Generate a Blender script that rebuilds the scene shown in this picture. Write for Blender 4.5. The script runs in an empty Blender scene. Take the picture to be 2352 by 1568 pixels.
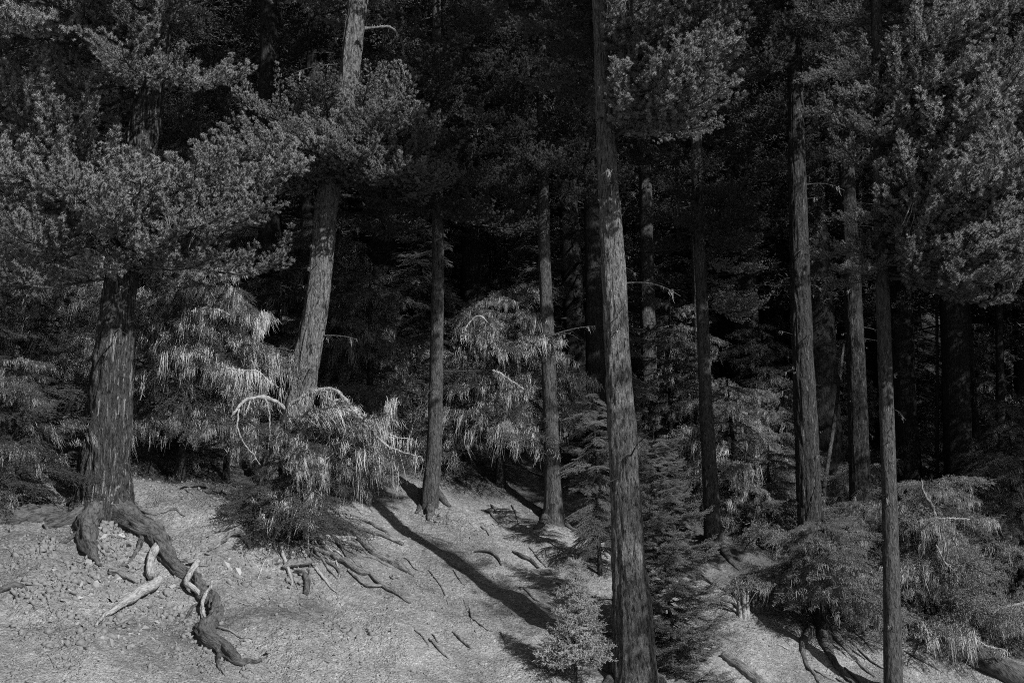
import bpy, bmesh, math, random
import numpy as np
from mathutils import Vector, Matrix

# ------------------------------------------------------------------ camera, world, sun, exposure
scene = bpy.context.scene
COL = scene.collection
R = math.radians
F = 50.0 / 36.0 * 2352.0            # focal length in pixels of the 2352 wide picture
PITCH = R(10.0)
SUN_AZ = R(41.0)                     # sun stands behind the camera, this far to the right of it
SUN_EL = R(34.0)
SUN_DIR = np.array([math.sin(SUN_AZ) * math.cos(SUN_EL), -math.cos(SUN_AZ) * math.cos(SUN_EL), math.sin(SUN_EL)])

cam_data = bpy.data.cameras.new('camera')
cam_data.lens = 50
cam_data.sensor_width = 36
cam_data.clip_start = 0.1
cam_data.clip_end = 2000
cam = bpy.data.objects.new('camera', cam_data)
cam.rotation_euler = (R(90) + PITCH, 0, 0)
COL.objects.link(cam)
scene.camera = cam

world = bpy.data.worlds.new('World')
scene.world = world
world.use_nodes = True
wn = world.node_tree
wn.nodes.clear()
sky = wn.nodes.new('ShaderNodeTexSky')
sky.sky_type = 'NISHITA'
sky.sun_disc = False
sky.sun_elevation = SUN_EL
sky.sun_rotation = math.pi - SUN_AZ
bw = wn.nodes.new('ShaderNodeRGBToBW')
bg = wn.nodes.new('ShaderNodeBackground')
bg.inputs['Strength'].default_value = 0.05
wo = wn.nodes.new('ShaderNodeOutputWorld')
wn.links.new(sky.outputs[0], bw.inputs[0])
wn.links.new(bw.outputs[0], bg.inputs['Color'])
wn.links.new(bg.outputs[0], wo.inputs['Surface'])

sun_data = bpy.data.lights.new('sun', 'SUN')
sun_data.energy = 5.0
sun_data.angle = R(0.53)
sun_data.color = (1, 1, 1)
sun = bpy.data.objects.new('sun', sun_data)
sun.rotation_euler = Vector(SUN_DIR).to_track_quat('Z', 'Y').to_euler()
COL.objects.link(sun)

scene.render.engine = 'CYCLES'
scene.view_settings.view_transform = 'Standard'
scene.view_settings.look = 'None'
scene.view_settings.exposure = 0.0
scene.view_settings.gamma = 1.0
scene.view_settings.use_curve_mapping = False
cy = scene.cycles
cy.max_bounces = 4
cy.diffuse_bounces = 1
cy.glossy_bounces = 1
cy.transparent_max_bounces = 4
cy.sample_clamp_indirect = 3
cy.use_denoising = False
cy.pixel_filter_type = 'BLACKMAN_HARRIS'
cy.filter_width = 1.0
try:
    cy.denoiser = 'OPENIMAGEDENOISE'
except Exception:
    pass

# ------------------------------------------------------------------ small tools
def norm(a):
    return a / np.maximum(np.linalg.norm(a, axis=-1, keepdims=True), 1e-9)

_prng = np.random.default_rng(7)
_perm = np.concatenate([_prng.permutation(256)] * 3)
_grad = norm(_prng.normal(size=(256, 3)))

def noise3(p):
    """gradient noise, about -0.6..0.6, at points p (N,3)"""
    p = np.asarray(p, float)
    i = np.floor(p).astype(int)
    f = p - i
    i &= 255
    w = f * f * f * (f * (f * 6 - 15) + 10)
    out = 0
    for dx in (0, 1):
        for dy in (0, 1):
            for dz in (0, 1):
                h = _perm[_perm[_perm[i[:, 0] + dx] + i[:, 1] + dy] + i[:, 2] + dz]
                g = _grad[h]
                d = (g * (f - np.array([dx, dy, dz]))).sum(1)
                wt = (w[:, 0] if dx else 1 - w[:, 0]) * (w[:, 1] if dy else 1 - w[:, 1]) * (w[:, 2] if dz else 1 - w[:, 2])
                out = out + d * wt
    return out

def fbm(p, octs=3, gain=0.5):
    s, a = 0, 1.0
    for k in range(octs):
        s = s + a * noise3(np.asarray(p) * 2 ** k + 17.3 * k)
        a *= gain
    return s

def ray(px, py):
    u = (px - 1176.0) / F
    v = (784.0 - py) / F
    return np.array([u, math.cos(PITCH) - v * math.sin(PITCH), math.sin(PITCH) + v * math.cos(PITCH)])

def pt(px, py, D):
    """the point D metres in front of the camera (along y) seen at that picture position"""
    d = ray(px, py)
    return d * (D / d[1])

def px_size(w, D):
    return w * D / F

def ground_base(x, y):
    x = np.asarray(x, float); y = np.asarray(y, float)
    pl = 0.42 * y - 0.25 * x - 10.5
    p = np.stack([x * 0.16, y * 0.16, 0 * x], -1).reshape(-1, 3)
    pl = pl + 0.5 * noise3(p).reshape(x.shape) * np.clip((y - 15) / 10, 0, 1)
    # eroded lip in front of the trees: gentler above, steeper below
    lip = 24.3 + 0.16 * (x + 7)
    pl = pl + (0.22 * np.exp(-((y - lip) / 1.2) ** 2) - 0.14 * np.exp(-((y - lip + 2.6) / 1.4) ** 2)) * np.clip((-1.6 - x) / 1.6, 0, 1) * np.clip((x + 6.6) / 1.5, 0.15, 1)
    # little bluff below the big tree on the left
    pl = pl + 0.06 * np.exp(-((x + 6.6) / 1.8) ** 2 - ((y - 23.8) / 1.6) ** 2)
    k = 0.5
    lo = -2.6
    m = np.maximum(pl, lo)
    return m + k * np.log(np.exp((pl - m) / k) + np.exp((lo - m) / k))

def ground_z(x, y):
    x = np.asarray(x, float); y = np.asarray(y, float)
    z = ground_base(x, y)
    sh = x.shape
    q = np.stack([x, y, 0 * x], -1).reshape(-1, 3)
    rough = np.clip(0.55 + 1.2 * noise3(q * 0.35 + 5.1), 0.25, 1.3)          # crumbly and smooth stretches
    left = np.clip((1.0 - q[:, 0]) / 6.0, 0.25, 1.0)
    gul = np.stack([0.9 * q[:, 0] + 0.5 * q[:, 1], 0.16 * (q[:, 1] - 0.6 * q[:, 0]), 0 * q[:, 0]], -1)
    d = 0.20 * fbm(q * 0.8, 2) + 0.07 * noise3(gul * 1.1 + 6) + 0.085 * rough * left * (0.22 - np.abs(noise3(q * 2.3 + 3))) * 2
    d = d + 0.10 * rough * left * (0.2 - np.abs(noise3(q * 5.1 + 9))) * 2 + 0.045 * noise3(q * 8.0) * rough
    return z + d.reshape(sh) * np.clip((60 - y) / 20, 0.3, 1)

def hit(px, py, lift=0.0):
    """where the line of sight through that picture position meets the slope"""
    d = ray(px, py); d = d / d[1]
    t = np.arange(14, 70, 0.05)
    g = ground_z(t * d[0], t)
    below = t * d[2] < g
    k = int(np.argmax(below)) if below.any() else len(t) - 1
    a, b = t[max(k - 1, 0)], t[k]
    for _ in range(12):
        m = 0.5 * (a + b)
        if m * d[2] < float(ground_z(np.array([m * d[0]]), np.array([m]))[0]):
            b = m
        else:
            a = m
    return np.array([b * d[0], b, b * d[2] + lift])

class Acc:
    """collects faces of any size with material slots and turns them into one mesh"""
    def __init__(self):
        self.V, self.L, self.S, self.M, self.n = [], [], [], [], 0
    def add(self, V, Fc, mat=0):
        V = np.asarray(V, float).reshape(-1, 3); Fc = np.asarray(Fc, int)
        if len(Fc) == 0:
            return
        self.V.append(V); self.L.append((Fc + self.n).ravel()); self.S.append(np.full(len(Fc), Fc.shape[1]))
        self.M.append(np.full(len(Fc), mat)); self.n += len(V)
    def mesh(self, name, mats, smooth=False):
        me = bpy.data.meshes.new(name)
        V = np.concatenate(self.V); L = np.concatenate(self.L); S = np.concatenate(self.S); M = np.concatenate(self.M)
        me.vertices.add(len(V)); me.vertices.foreach_set('co', V.astype(np.float32).ravel())
        me.loops.add(len(L)); me.loops.foreach_set('vertex_index', L.astype(np.int32))
        me.polygons.add(len(S))
        st = np.concatenate([[0], np.cumsum(S)[:-1]])
        me.polygons.foreach_set('loop_start', st.astype(np.int32))
        for m in mats:
            me.materials.append(m)
        me.polygons.foreach_set('material_index', M.astype(np.int32))
        me.update(calc_edges=True)
        if smooth is not False:
            if smooth is True:
                sm = np.ones(len(S), bool)
            else:
                sm = np.isin(M, smooth)
            me.polygons.foreach_set('use_smooth', sm)
        return me

def tube_faces(nr, ns):
    a = np.arange(nr - 1)[:, None] * ns
    j = np.arange(ns)[None, :]
    k = (j + 1) % ns
    return np.stack([a + j, a + k, a + ns + k, a + ns + j], -1).reshape(-1, 4)

def add_tube(acc, pts, rad, ns=6, mat=0, cap=True):
    pts = np.asarray(pts, float); rad = np.broadcast_to(np.asarray(rad, float), (len(pts),))
    t = norm(np.gradient(pts, axis=0))
    ref = np.array([0.31, 0.2, 1.0]) if abs(t[:, 2]).mean() < 0.8 else np.array([1.0, 0.3, 0.1])
    b = norm(np.cross(t, ref)); n = np.cross(b, t)
    an = np.arange(ns) / ns * 2 * np.pi
    V = pts[:, None] + rad[:, None, None] * (np.cos(an)[None, :, None] * b[:, None] + np.sin(an)[None, :, None] * n[:, None])
    acc.add(V, tube_faces(len(pts), ns), mat)
    if cap and ns > 3:
        acc.add(V[-1], [list(range(ns))], mat)
        acc.add(V[0], [list(range(ns))[::-1]], mat)

def smooth_path(P, n):
    """Catmull-Rom through rows of P (any columns)"""
    P = np.asarray(P, float)
    Q = np.vstack([2 * P[0] - P[1], P, 2 * P[-1] - P[-2]])
    s = np.linspace(0, len(P) - 1, n)
    i = np.minimum(s.astype(int), len(P) - 2); f = (s - i)[:, None]
    p0, p1, p2, p3 = Q[i], Q[i + 1], Q[i + 2], Q[i + 3]
    return 0.5 * (2 * p1 + (p2 - p0) * f + (2 * p0 - 5 * p1 + 4 * p2 - p3) * f ** 2 + (3 * p1 - p0 - 3 * p2 + p3) * f ** 3)

def link(name, data, parent=None, loc=(0, 0, 0), rot=(0, 0, 0), sc=1.0):
    o = bpy.data.objects.new(name, data)
    o.location = loc; o.rotation_euler = rot
    o.scale = (sc, sc, sc) if np.isscalar(sc) else sc
    COL.objects.link(o)
    if parent is not None:
        o.parent = parent
    return o

def tag(o, label=None, cat=None, group=None, kind=None):
    if label: o['label'] = label
    if cat: o['category'] = cat
    if group: o['group'] = group
    if kind: o['kind'] = kind
    return o

def thing(name, label, cat, loc, group=None):
    o = bpy.data.objects.new(name, None)
    o.empty_display_size = 0.3
    o.location = loc
    COL.objects.link(o)
    return tag(o, label, cat, group)

# ------------------------------------------------------------------ materials (all neutral grey: the photograph is black and white)
def new_mat(name, rough=0.9, spec=0.15):
    m = bpy.data.materials.new(name); m.use_nodes = True
    nt = m.node_tree
    b = nt.nodes['Principled BSDF']
    b.inputs['Roughness'].default_value = rough
    b.inputs['Specular IOR Level'].default_value = spec
    return m, nt, b

def grey_ramp(nt, stops):
    r = nt.nodes.new('ShaderNodeValToRGB')
    e = r.color_ramp.elements
    while len(e) < len(stops):
        e.new(0.5)
    for k, (p, v) in enumerate(stops):
        e[k].position = p; e[k].color = (v, v, v, 1)
    return r

def mapping(nt, scale, coord='Object'):
    tc = nt.nodes.new('ShaderNodeTexCoord')
    mp = nt.nodes.new('ShaderNodeMapping')
    mp.inputs['Scale'].default_value = scale
    nt.links.new(tc.outputs[coord], mp.inputs['Vector'])
    return mp

def noise_node(nt, vec, scale, detail=4, rough=0.55, dist=0.0):
    n = nt.nodes.new('ShaderNodeTexNoise')
    n.inputs['Scale'].default_value = scale; n.inputs['Detail'].default_value = detail
    n.inputs['Roughness'].default_value = rough; n.inputs['Distortion'].default_value = dist
    nt.links.new(vec.outputs[0], n.inputs['Vector'])
    return n

def math_node(nt, op, a, b=None):
    n = nt.nodes.new('ShaderNodeMath'); n.operation = op
    for k, v in enumerate((a, b)):
        if v is None: continue
        if isinstance(v, (int, float)): n.inputs[k].default_value = v
        else: nt.links.new(v, n.inputs[k])
    return n.outputs[0]

def mix_col(nt, fac, a, b):
    n = nt.nodes.new('ShaderNodeMix'); n.data_type = 'RGBA'
    if isinstance(fac, (int, float)): n.inputs[0].default_value = fac
    else: nt.links.new(fac, n.inputs[0])
    for s, v in ((6, a), (7, b)):
        if isinstance(v, (int, float)): n.inputs[s].default_value = (v, v, v, 1)
        else: nt.links.new(v, n.inputs[s])
    return n.outputs[2]

def bump(nt, b, height, dist, strength=1.0):
    n = nt.nodes.new('ShaderNodeBump')
    n.inputs['Distance'].default_value = dist; n.inputs['Strength'].default_value = strength
    nt.links.new(height, n.inputs['Height']); nt.links.new(n.outputs[0], b.inputs['Normal'])

def bark(name, dark, light, pale, fleck=0.62, fz=0.3):
    m, nt, b = new_mat(name, 0.92, 0.12)
    mp = mapping(nt, (1, 1, 0.28))
    n1 = noise_node(nt, mp, 27, 6, 0.62, 0.8)
    n2 = noise_node(nt, mp, 70, 4, 0.6, 0.2)
    mp2 = mapping(nt, (1, 1, fz))
    n3 = noise_node(nt, mp2, 30, 3, 0.65)
    n4 = noise_node(nt, mapping(nt, (1, 1, 1)), 1.3, 3, 0.6)
    r1 = grey_ramp(nt, [(0.36, dark), (0.5, 0.6 * light + 0.4 * dark), (0.66, light)])
    nt.links.new(n1.outputs[0], r1.inputs[0])
    r2 = grey_ramp(nt, [(0.3, 0.62), (0.7, 1.25)])
    nt.links.new(n2.outputs[0], r2.inputs[0])
    mul = nt.nodes.new('ShaderNodeMix'); mul.data_type = 'RGBA'; mul.blend_type = 'MULTIPLY'
    mul.inputs[0].default_value = 1
    nt.links.new(r1.outputs[0], mul.inputs[6]); nt.links.new(r2.outputs[0], mul.inputs[7])
    f = grey_ramp(nt, [(fleck, 0), (fleck + 0.08, 1)])
    nt.links.new(n3.outputs[0], f.inputs[0])
    f4 = grey_ramp(nt, [(0.35, 0.15), (0.65, 0.8)])
    nt.links.new(n4.outputs[0], f4.inputs[0])
    ff = math_node(nt, 'MULTIPLY', f.outputs[0], f4.outputs[0])
    c = mix_col(nt, ff, mul.outputs[2], pale)
    nt.links.new(c, b.inputs['Base Color'])
    h = math_node(nt, 'ADD', n1.outputs[0], math_node(nt, 'MULTIPLY', n2.outputs[0], 0.45))
    bump(nt, b, h, 0.07, 1.0)
    return m

def foliage(name, lo, hi, rough=0.75, spec=0.2):
    m, nt, b = new_mat(name, rough, spec)
    oi = nt.nodes.new('ShaderNodeObjectInfo')
    n = noise_node(nt, mapping(nt, (1, 1, 1)), 5.0, 2)
    s = math_node(nt, 'ADD', math_node(nt, 'MULTIPLY', oi.outputs['Random'], 0.35), math_node(nt, 'MULTIPLY', n.outputs[0], 0.65))
    r = grey_ramp(nt, [(0.3, lo), (0.72, hi)])
    nt.links.new(s, r.inputs[0]); nt.links.new(r.outputs[0], b.inputs['Base Color'])
    return m

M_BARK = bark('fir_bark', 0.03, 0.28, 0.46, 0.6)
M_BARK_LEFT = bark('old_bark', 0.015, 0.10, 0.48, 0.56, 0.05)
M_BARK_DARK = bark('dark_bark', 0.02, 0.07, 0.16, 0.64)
M_BARK_GREY = bark('grey_bark', 0.03, 0.15, 0.30, 0.61)
M_BARK_FURROW = bark('furrowed_bark', 0.014, 0.09, 0.34, 0.585, 0.10)
M_TWIG = bark('twig_bark', 0.05, 0.12, 0.25)
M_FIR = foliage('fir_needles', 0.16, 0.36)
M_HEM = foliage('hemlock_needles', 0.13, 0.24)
M_YEW_FIR_SHADE = foliage('yew_and_shaded_fir_needles', 0.055, 0.12)  # own colour of the yews; on firs it paints the wood's shade
M_YOUNG = foliage('young_needles', 0.34, 0.54)
M_LICHEN = foliage('lichen_beard', 0.34, 0.68, 0.95, 0.05)
M_LICHEN_GREY = foliage('grey_lichen', 0.24, 0.46, 0.95, 0.05)

def dead_wood(name, lo, hi, grain=False):
    m, nt, b = new_mat(name, 0.85, 0.2)
    if grain:
        at = nt.nodes.new('ShaderNodeAttribute'); at.attribute_name = 'grain'
        mp = nt.nodes.new('ShaderNodeMapping'); nt.links.new(at.outputs['Vector'], mp.inputs['Vector'])
    else:
        mp = mapping(nt, (1, 1, 1))
    n = noise_node(nt, mp, 38 if grain else 14, 6, 0.65, 0.5)
    n2 = noise_node(nt, mapping(nt, (1, 1, 1)), 6, 4)
    r = grey_ramp(nt, [(0.38, lo * 0.5), (0.5, (lo + hi) / 2), (0.62, hi)])
    s = math_node(nt, 'ADD', math_node(nt, 'MULTIPLY', n.outputs[0], 0.65), math_node(nt, 'MULTIPLY', n2.outputs[0], 0.35))
    nt.links.new(s, r.inputs[0]); nt.links.new(r.outputs[0], b.inputs['Base Color'])
    bump(nt, b, n.outputs[0], 0.045, 1.0)
    return m
M_DEAD = dead_wood('bleached_wood', 0.22, 0.48)
M_ROOT = dead_wood('weathered_root', 0.10, 0.30)
M_ROOT_BARK = dead_wood('root_bark', 0.05, 0.16)
M_DEAD_G = dead_wood('bleached_root', 0.24, 0.55, True)
M_ROOT_G = dead_wood('weathered_root_grain', 0.08, 0.32, True)
M_BARK_G = dead_wood('root_bark_grain', 0.035, 0.18, True)

def make_dirt():
    m, nt, b = new_mat('slope_dirt', 0.95, 0.08)
    mp = mapping(nt, (1, 1, 1))
    n1 = noise_node(nt, mp, 0.6, 7, 0.68, 0.6)
    n2 = noise_node(nt, mp, 9, 6, 0.7)
    n3 = noise_node(nt, mp, 55, 3, 0.6)
    v = nt.nodes.new('ShaderNodeTexVoronoi'); v.inputs['Scale'].default_value = 26
    nt.links.new(mp.outputs[0], v.inputs['Vector'])
    r1 = grey_ramp(nt, [(0.32, 0.13), (0.46, 0.235), (0.64, 0.35)])
    nt.links.new(n1.outputs[0], r1.inputs[0])
    r2 = grey_ramp(nt, [(0.3, 0.6), (0.48, 1.0), (0.7, 1.2)])
    nt.links.new(n2.outputs[0], r2.inputs[0])
    r3 = grey_ramp(nt, [(0.3, 0.8), (0.5, 1.0), (0.72, 1.2)])
    nt.links.new(n3.outputs[0], r3.inputs[0])
    def mul(a, c):
        x = nt.nodes.new('ShaderNodeMix'); x.data_type = 'RGBA'; x.blend_type = 'MULTIPLY'; x.inputs[0].default_value = 1
        nt.links.new(a, x.inputs[6]); nt.links.new(c, x.inputs[7]); return x.outputs[2]
    cells = nt.nodes.new('ShaderNodeTexVoronoi'); cells.inputs['Scale'].default_value = 34
    nt.links.new(mp.outputs[0], cells.inputs['Vector'])
    cb = nt.nodes.new('ShaderNodeRGBToBW'); nt.links.new(cells.outputs['Color'], cb.inputs[0])
    r5 = grey_ramp(nt, [(0.2, 0.8), (0.7, 1.0), (0.9, 1.45)])
    nt.links.new(cb.outputs[0], r5.inputs[0])
    c = mul(mul(mul(r1.outputs[0], r2.outputs[0]), r3.outputs[0]), r5.outputs[0])
    at = nt.nodes.new('ShaderNodeAttribute'); at.attribute_name = 'litter_shade'  # mask of needle litter and of shade painted on the bank
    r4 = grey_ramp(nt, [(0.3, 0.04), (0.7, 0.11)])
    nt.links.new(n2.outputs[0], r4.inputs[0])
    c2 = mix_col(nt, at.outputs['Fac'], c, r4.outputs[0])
    nt.links.new(c2, b.inputs['Base Color'])
    v2 = nt.nodes.new('ShaderNodeTexVoronoi'); v2.inputs['Scale'].default_value = 60
    nt.links.new(mp.outputs[0], v2.inputs['Vector'])
    v3 = nt.nodes.new('ShaderNodeTexVoronoi'); v3.inputs['Scale'].default_value = 11
    nt.links.new(mp.outputs[0], v3.inputs['Vector'])
    h = math_node(nt, 'MULTIPLY', n2.outputs[0], 0.5)
    for vv, k in ((v, 0.45), (v2, 0.25), (v3, 0.4)):
        h = math_node(nt, 'SUBTRACT', h, math_node(nt, 'MULTIPLY', vv.outputs['Distance'], k))
    bump(nt, b, h, 0.055, 1.0)
    return m
M_DIRT = make_dirt()

def make_stone():
    m, nt, b = new_mat('pale_stone', 0.9, 0.15)
    oi = nt.nodes.new('ShaderNodeObjectInfo')
    n = noise_node(nt, mapping(nt, (1, 1, 1)), 20, 5, 0.65)
    s = math_node(nt, 'ADD', math_node(nt, 'MULTIPLY', oi.outputs['Random'], 0.5), math_node(nt, 'MULTIPLY', n.outputs[0], 0.5))
    r = grey_ramp(nt, [(0.25, 0.22), (0.5, 0.32), (0.75, 0.50)])
    nt.links.new(s, r.inputs[0]); nt.links.new(r.outputs[0], b.inputs['Base Color'])
    bump(nt, b, n.outputs[0], 0.02, 0.7)
    return m
M_STONE = make_stone()

# ------------------------------------------------------------------ ground
def spaced(a, b, c, d, fine, grow):
    """coordinates: fine between b and c, growing steps out to a and d"""
    mid = np.arange(b, c, fine)
    lo, s, x = [], fine, b
    while x > a:
        s *= grow; x -= s; lo.append(x)
    hi, s, x = [], fine, mid[-1]
    while x < d:
        s *= grow; x += s; hi.append(x)
    return np.concatenate([lo[::-1], mid, hi])

gx = spaced(-260, -9.5, 12.0, 260, 0.055, 1.13)
gy = spaced(-120, 16.5, 33.0, 420, 0.055, 1.10)
GX, GY = np.meshgrid(gx, gy)
GZ = ground_z(GX, GY)
nx_, ny_ = len(gx), len(gy)
idx = np.arange(nx_ * ny_).reshape(ny_, nx_)
acc = Acc()
acc.add(np.stack([GX, GY, GZ], -1), np.stack([idx[:-1, :-1], idx[:-1, 1:], idx[1:, 1:], idx[1:, :-1]], -1).reshape(-1, 4))
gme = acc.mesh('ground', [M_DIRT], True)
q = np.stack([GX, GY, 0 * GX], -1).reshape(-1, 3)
edge = 24.9 + 3.6 * np.clip((q[:, 0] + 4.2) / 2.4, 0, 1) - 0.25 * np.clip(q[:, 0] - 1, 0, 20)  # lowered at left so the litter tone also paints the bushes' shade
litter_shade = np.clip((q[:, 1] - edge + 1.5 * fbm(q * 0.7, 3)) / 1.2, 0, 1) * np.clip(0.85 + fbm(q * 1.7 + 4, 2), 0, 1)
la = gme.attributes.new('litter_shade', 'FLOAT', 'POINT')
la.data.foreach_set('value', litter_shade.astype(np.float32))
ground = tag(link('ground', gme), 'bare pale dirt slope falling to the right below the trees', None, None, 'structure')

# ------------------------------------------------------------------ foliage generators
def needles(acc, P, Dv, L, Rn, n, width, mat, rng, fwd=0.75, flat=0.0):
    """bottlebrush shoots: n flat needles round each twig that starts at P and runs L along Dv"""
    N = len(P)
    Dv = norm(Dv)
    ref = np.where(np.abs(Dv[:, 2:3]) > 0.9, np.array([[1.0, 0, 0]]), np.array([[0, 0, 1.0]]))
    b1 = norm(np.cross(Dv, ref)); b2 = np.cross(b1, Dv)
    t = (np.arange(n) + 0.5) / n
    ang = np.arange(n)[None, :] * 2.399 + rng.uniform(0, 6.28, (N, 1))
    t = np.clip(t[None, :] + rng.uniform(-0.05, 0.05, (N, n)), 0.02, 1.0)
    rad = np.cos(ang)[..., None] * b1[:, None] + (1 - flat) * np.sin(ang)[..., None] * b2[:, None]
    f = fwd * (0.6 + 1.6 * t ** 3)
    nd = norm(rad + f[..., None] * Dv[:, None])
    base = P[:, None] + Dv[:, None] * (L[:, None] * t)[..., None]
    ln = Rn[:, None] * rng.uniform(0.75, 1.15, (N, n))
    tip = base + nd * ln[..., None]
    side = norm(np.cross(nd, Dv[:, None] + 0.3 * rng.normal(size=(N, n, 3))))
    w = width * 0.5
    V = np.stack([base - side * w, base + side * w, tip], 2).reshape(-1, 3)
    acc.add(V, np.arange(len(V)).reshape(-1, 3), mat)

def strands(acc, P, length, width, rng, mat=0, per=5, spread=0.05):
    """hanging lichen: tapering ribbons below the points P"""
    N = len(P) * per
    P = np.repeat(P, per, 0) + rng.normal(0, spread, (N, 3)) * np.array([1, 1, 0.5])
    ln = np.repeat(length, per) * rng.uniform(0.35, 1.1, N)
    a = rng.uniform(0, np.pi, N)
    s = np.stack([np.cos(a), np.sin(a), 0 * a], -1)
    sway = rng.normal(0, 0.10, (N, 3)); sway[:, 2] = 0
    w = width * rng.uniform(0.5, 1.3, N)
    rows = []
    for k, f in enumerate((0, 0.33, 0.7, 1.0)):
        c = P + sway * (ln * f * f)[:, None] + rng.normal(0, 0.012, (N, 3)) + np.stack([0 * ln, 0 * ln, -ln * f], -1)
        ww = w * (0.6, 1.0, 0.7, 0.08)[k]
        rows.append(np.stack([c - s * ww[:, None] * 0.5, c + s * ww[:, None] * 0.5], 1))
    V = np.stack(rows, 1).reshape(-1, 3)      # N,4,2
    b = np.arange(N)[:, None] * 8
    Fq = np.concatenate([b + np.array([[2 * k, 2 * k + 1, 2 * k + 3, 2 * k + 2]]) for k in range(3)])
    acc.add(V, Fq, mat)

def rand_dirs(rng, n):
    return norm(rng.normal(size=(n, 3)))

UP = np.array([0, 0, 1.0])

def branch_mesh(name, seed, L=3.0, droop=0.25, upturn=0.2, sec_step=0.06, sec_len=0.42, sec_ang=52, lift=0.25, hang=0.0,
                st_step=0.06, per=2, sl=(0.09, 0.16), rn=0.036, nn=14, width=0.012, tuft_up=0.35, flat=0.0, spread=0.7, start=0.12,
                mats=None, wood=True):
    """one leafy branch along +x from the origin; returns mesh and points lichen can hang from"""
    rng = np.random.default_rng(seed)
    acc = Acc()
    s = np.linspace(0, 1, 14)
    wig = rng.normal(0, 0.02, 2)
    ax = np.stack([s * L * 0.97, L * (wig[0] * np.sin(4 * s) + 0.03 * np.sin(7 * s + wig[1] * 99)), L * (-droop * s ** 1.6 + upturn * s ** 4)], -1)
    if wood:
        add_tube(acc, ax, 0.011 * L * (1 - 0.85 * s) + 0.004, 6, 0)
    P, Dv, hangp = [], [], []
    d = start
    side = 1
    while d < 0.99:
        p = np.array([np.interp(d, s, ax[:, k]) for k in range(3)])
        e = min(d + 0.05, 1); pe = np.array([np.interp(e, s, ax[:, k]) for k in range(3)])
        t = norm(pe - p + 1e-6)
        sd = norm(np.cross(UP, t)) * side
        prof = (1 - d) ** 0.75 * min(1, 0.35 + 2.2 * d)
        l = (sec_len * prof + 0.07) * L * rng.uniform(0.6, 1.1)
        a = R(sec_ang + rng.normal(0, 9))
        v = norm(t * math.cos(a) + sd * math.sin(a) + UP * rng.normal(lift * 0.5, 0.12 + 0.34 * (1 - flat)))
        m = max(4, int(l / 0.12))
        q = np.linspace(0, 1, m)
        path = p + v * (l * q)[:, None] + UP * (-(hang) * l * q ** 2 + lift * 0.5 * l * q ** 3)[:, None] + t * (0.25 * l * q ** 2)[:, None]
        if wood:
            add_tube(acc, path[::max(1, m // 4)], 0.004 * L * (1 - 0.8 * q[::max(1, m // 4)]) * (0.4 + 0.6 * prof), 3, 0, False)
        ns = max(2, int(l / st_step))
        u = np.linspace(0.1, 1.0, ns)
        pp = np.stack([np.interp(u, q, path[:, k]) for k in range(3)], -1)
        td = norm(np.gradient(pp, axis=0)) if ns > 1 else v[None]
        for k in range(per):
            r = rand_dirs(rng, ns)
            sd2 = norm(np.cross(td, UP)) * np.where((np.arange(ns) + k) % 2 == 0, 1, -1)[:, None]
            rr = (1 - flat) * r + flat * (sd2 + 0.15 * r)
            P.append(pp + rng.normal(0, 0.008, pp.shape)); Dv.append(norm(td * 0.6 + rr * spread + UP * tuft_up * (1 - flat) - UP * hang * 0.3))
        P.append(pp[-1:]); Dv.append(td[-1:] + UP * tuft_up * 0.4)
        if l > 0.25:
            hangp.append(pp[::2])
        d += sec_step / L * rng.uniform(0.7, 1.3) * 1.6
        side = -side
    # shoots on the main stem
    u = np.linspace(start + 0.05, 1, int(L / 0.07))
    pp = np.stack([np.interp(u, s, ax[:, k]) for k in range(3)], -1)
    P.append(pp); Dv.append(norm(np.gradient(pp, axis=0)) * 0.5 + rand_dirs(rng, len(pp)) * 0.6 + UP * 0.4 * (1 - flat))
    P = np.concatenate(P); Dv = np.concatenate(Dv)
    Ls = rng.uniform(sl[0], sl[1], len(P)); Rn = np.full(len(P), rn) * rng.uniform(0.85, 1.15, len(P))
    needles(acc, P, Dv, Ls, Rn, nn, width, 1, rng, flat=flat * 0.7)
    me = acc.mesh(name, mats, [0])
    return me, np.concatenate(hangp)

def lichen_mesh(name, seed, pts, frac, ln, width, mat, per=5):
    rng = np.random.default_rng(seed)
    sel = pts[rng.random(len(pts)) < frac]
    acc = Acc()
    clump = 0.3 + 1.9 * rng.random(len(sel)) ** 3.0
    strands(acc, sel, ln * clump, width, rng, 0, per)
    return acc.mesh(name, [mat])

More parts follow.
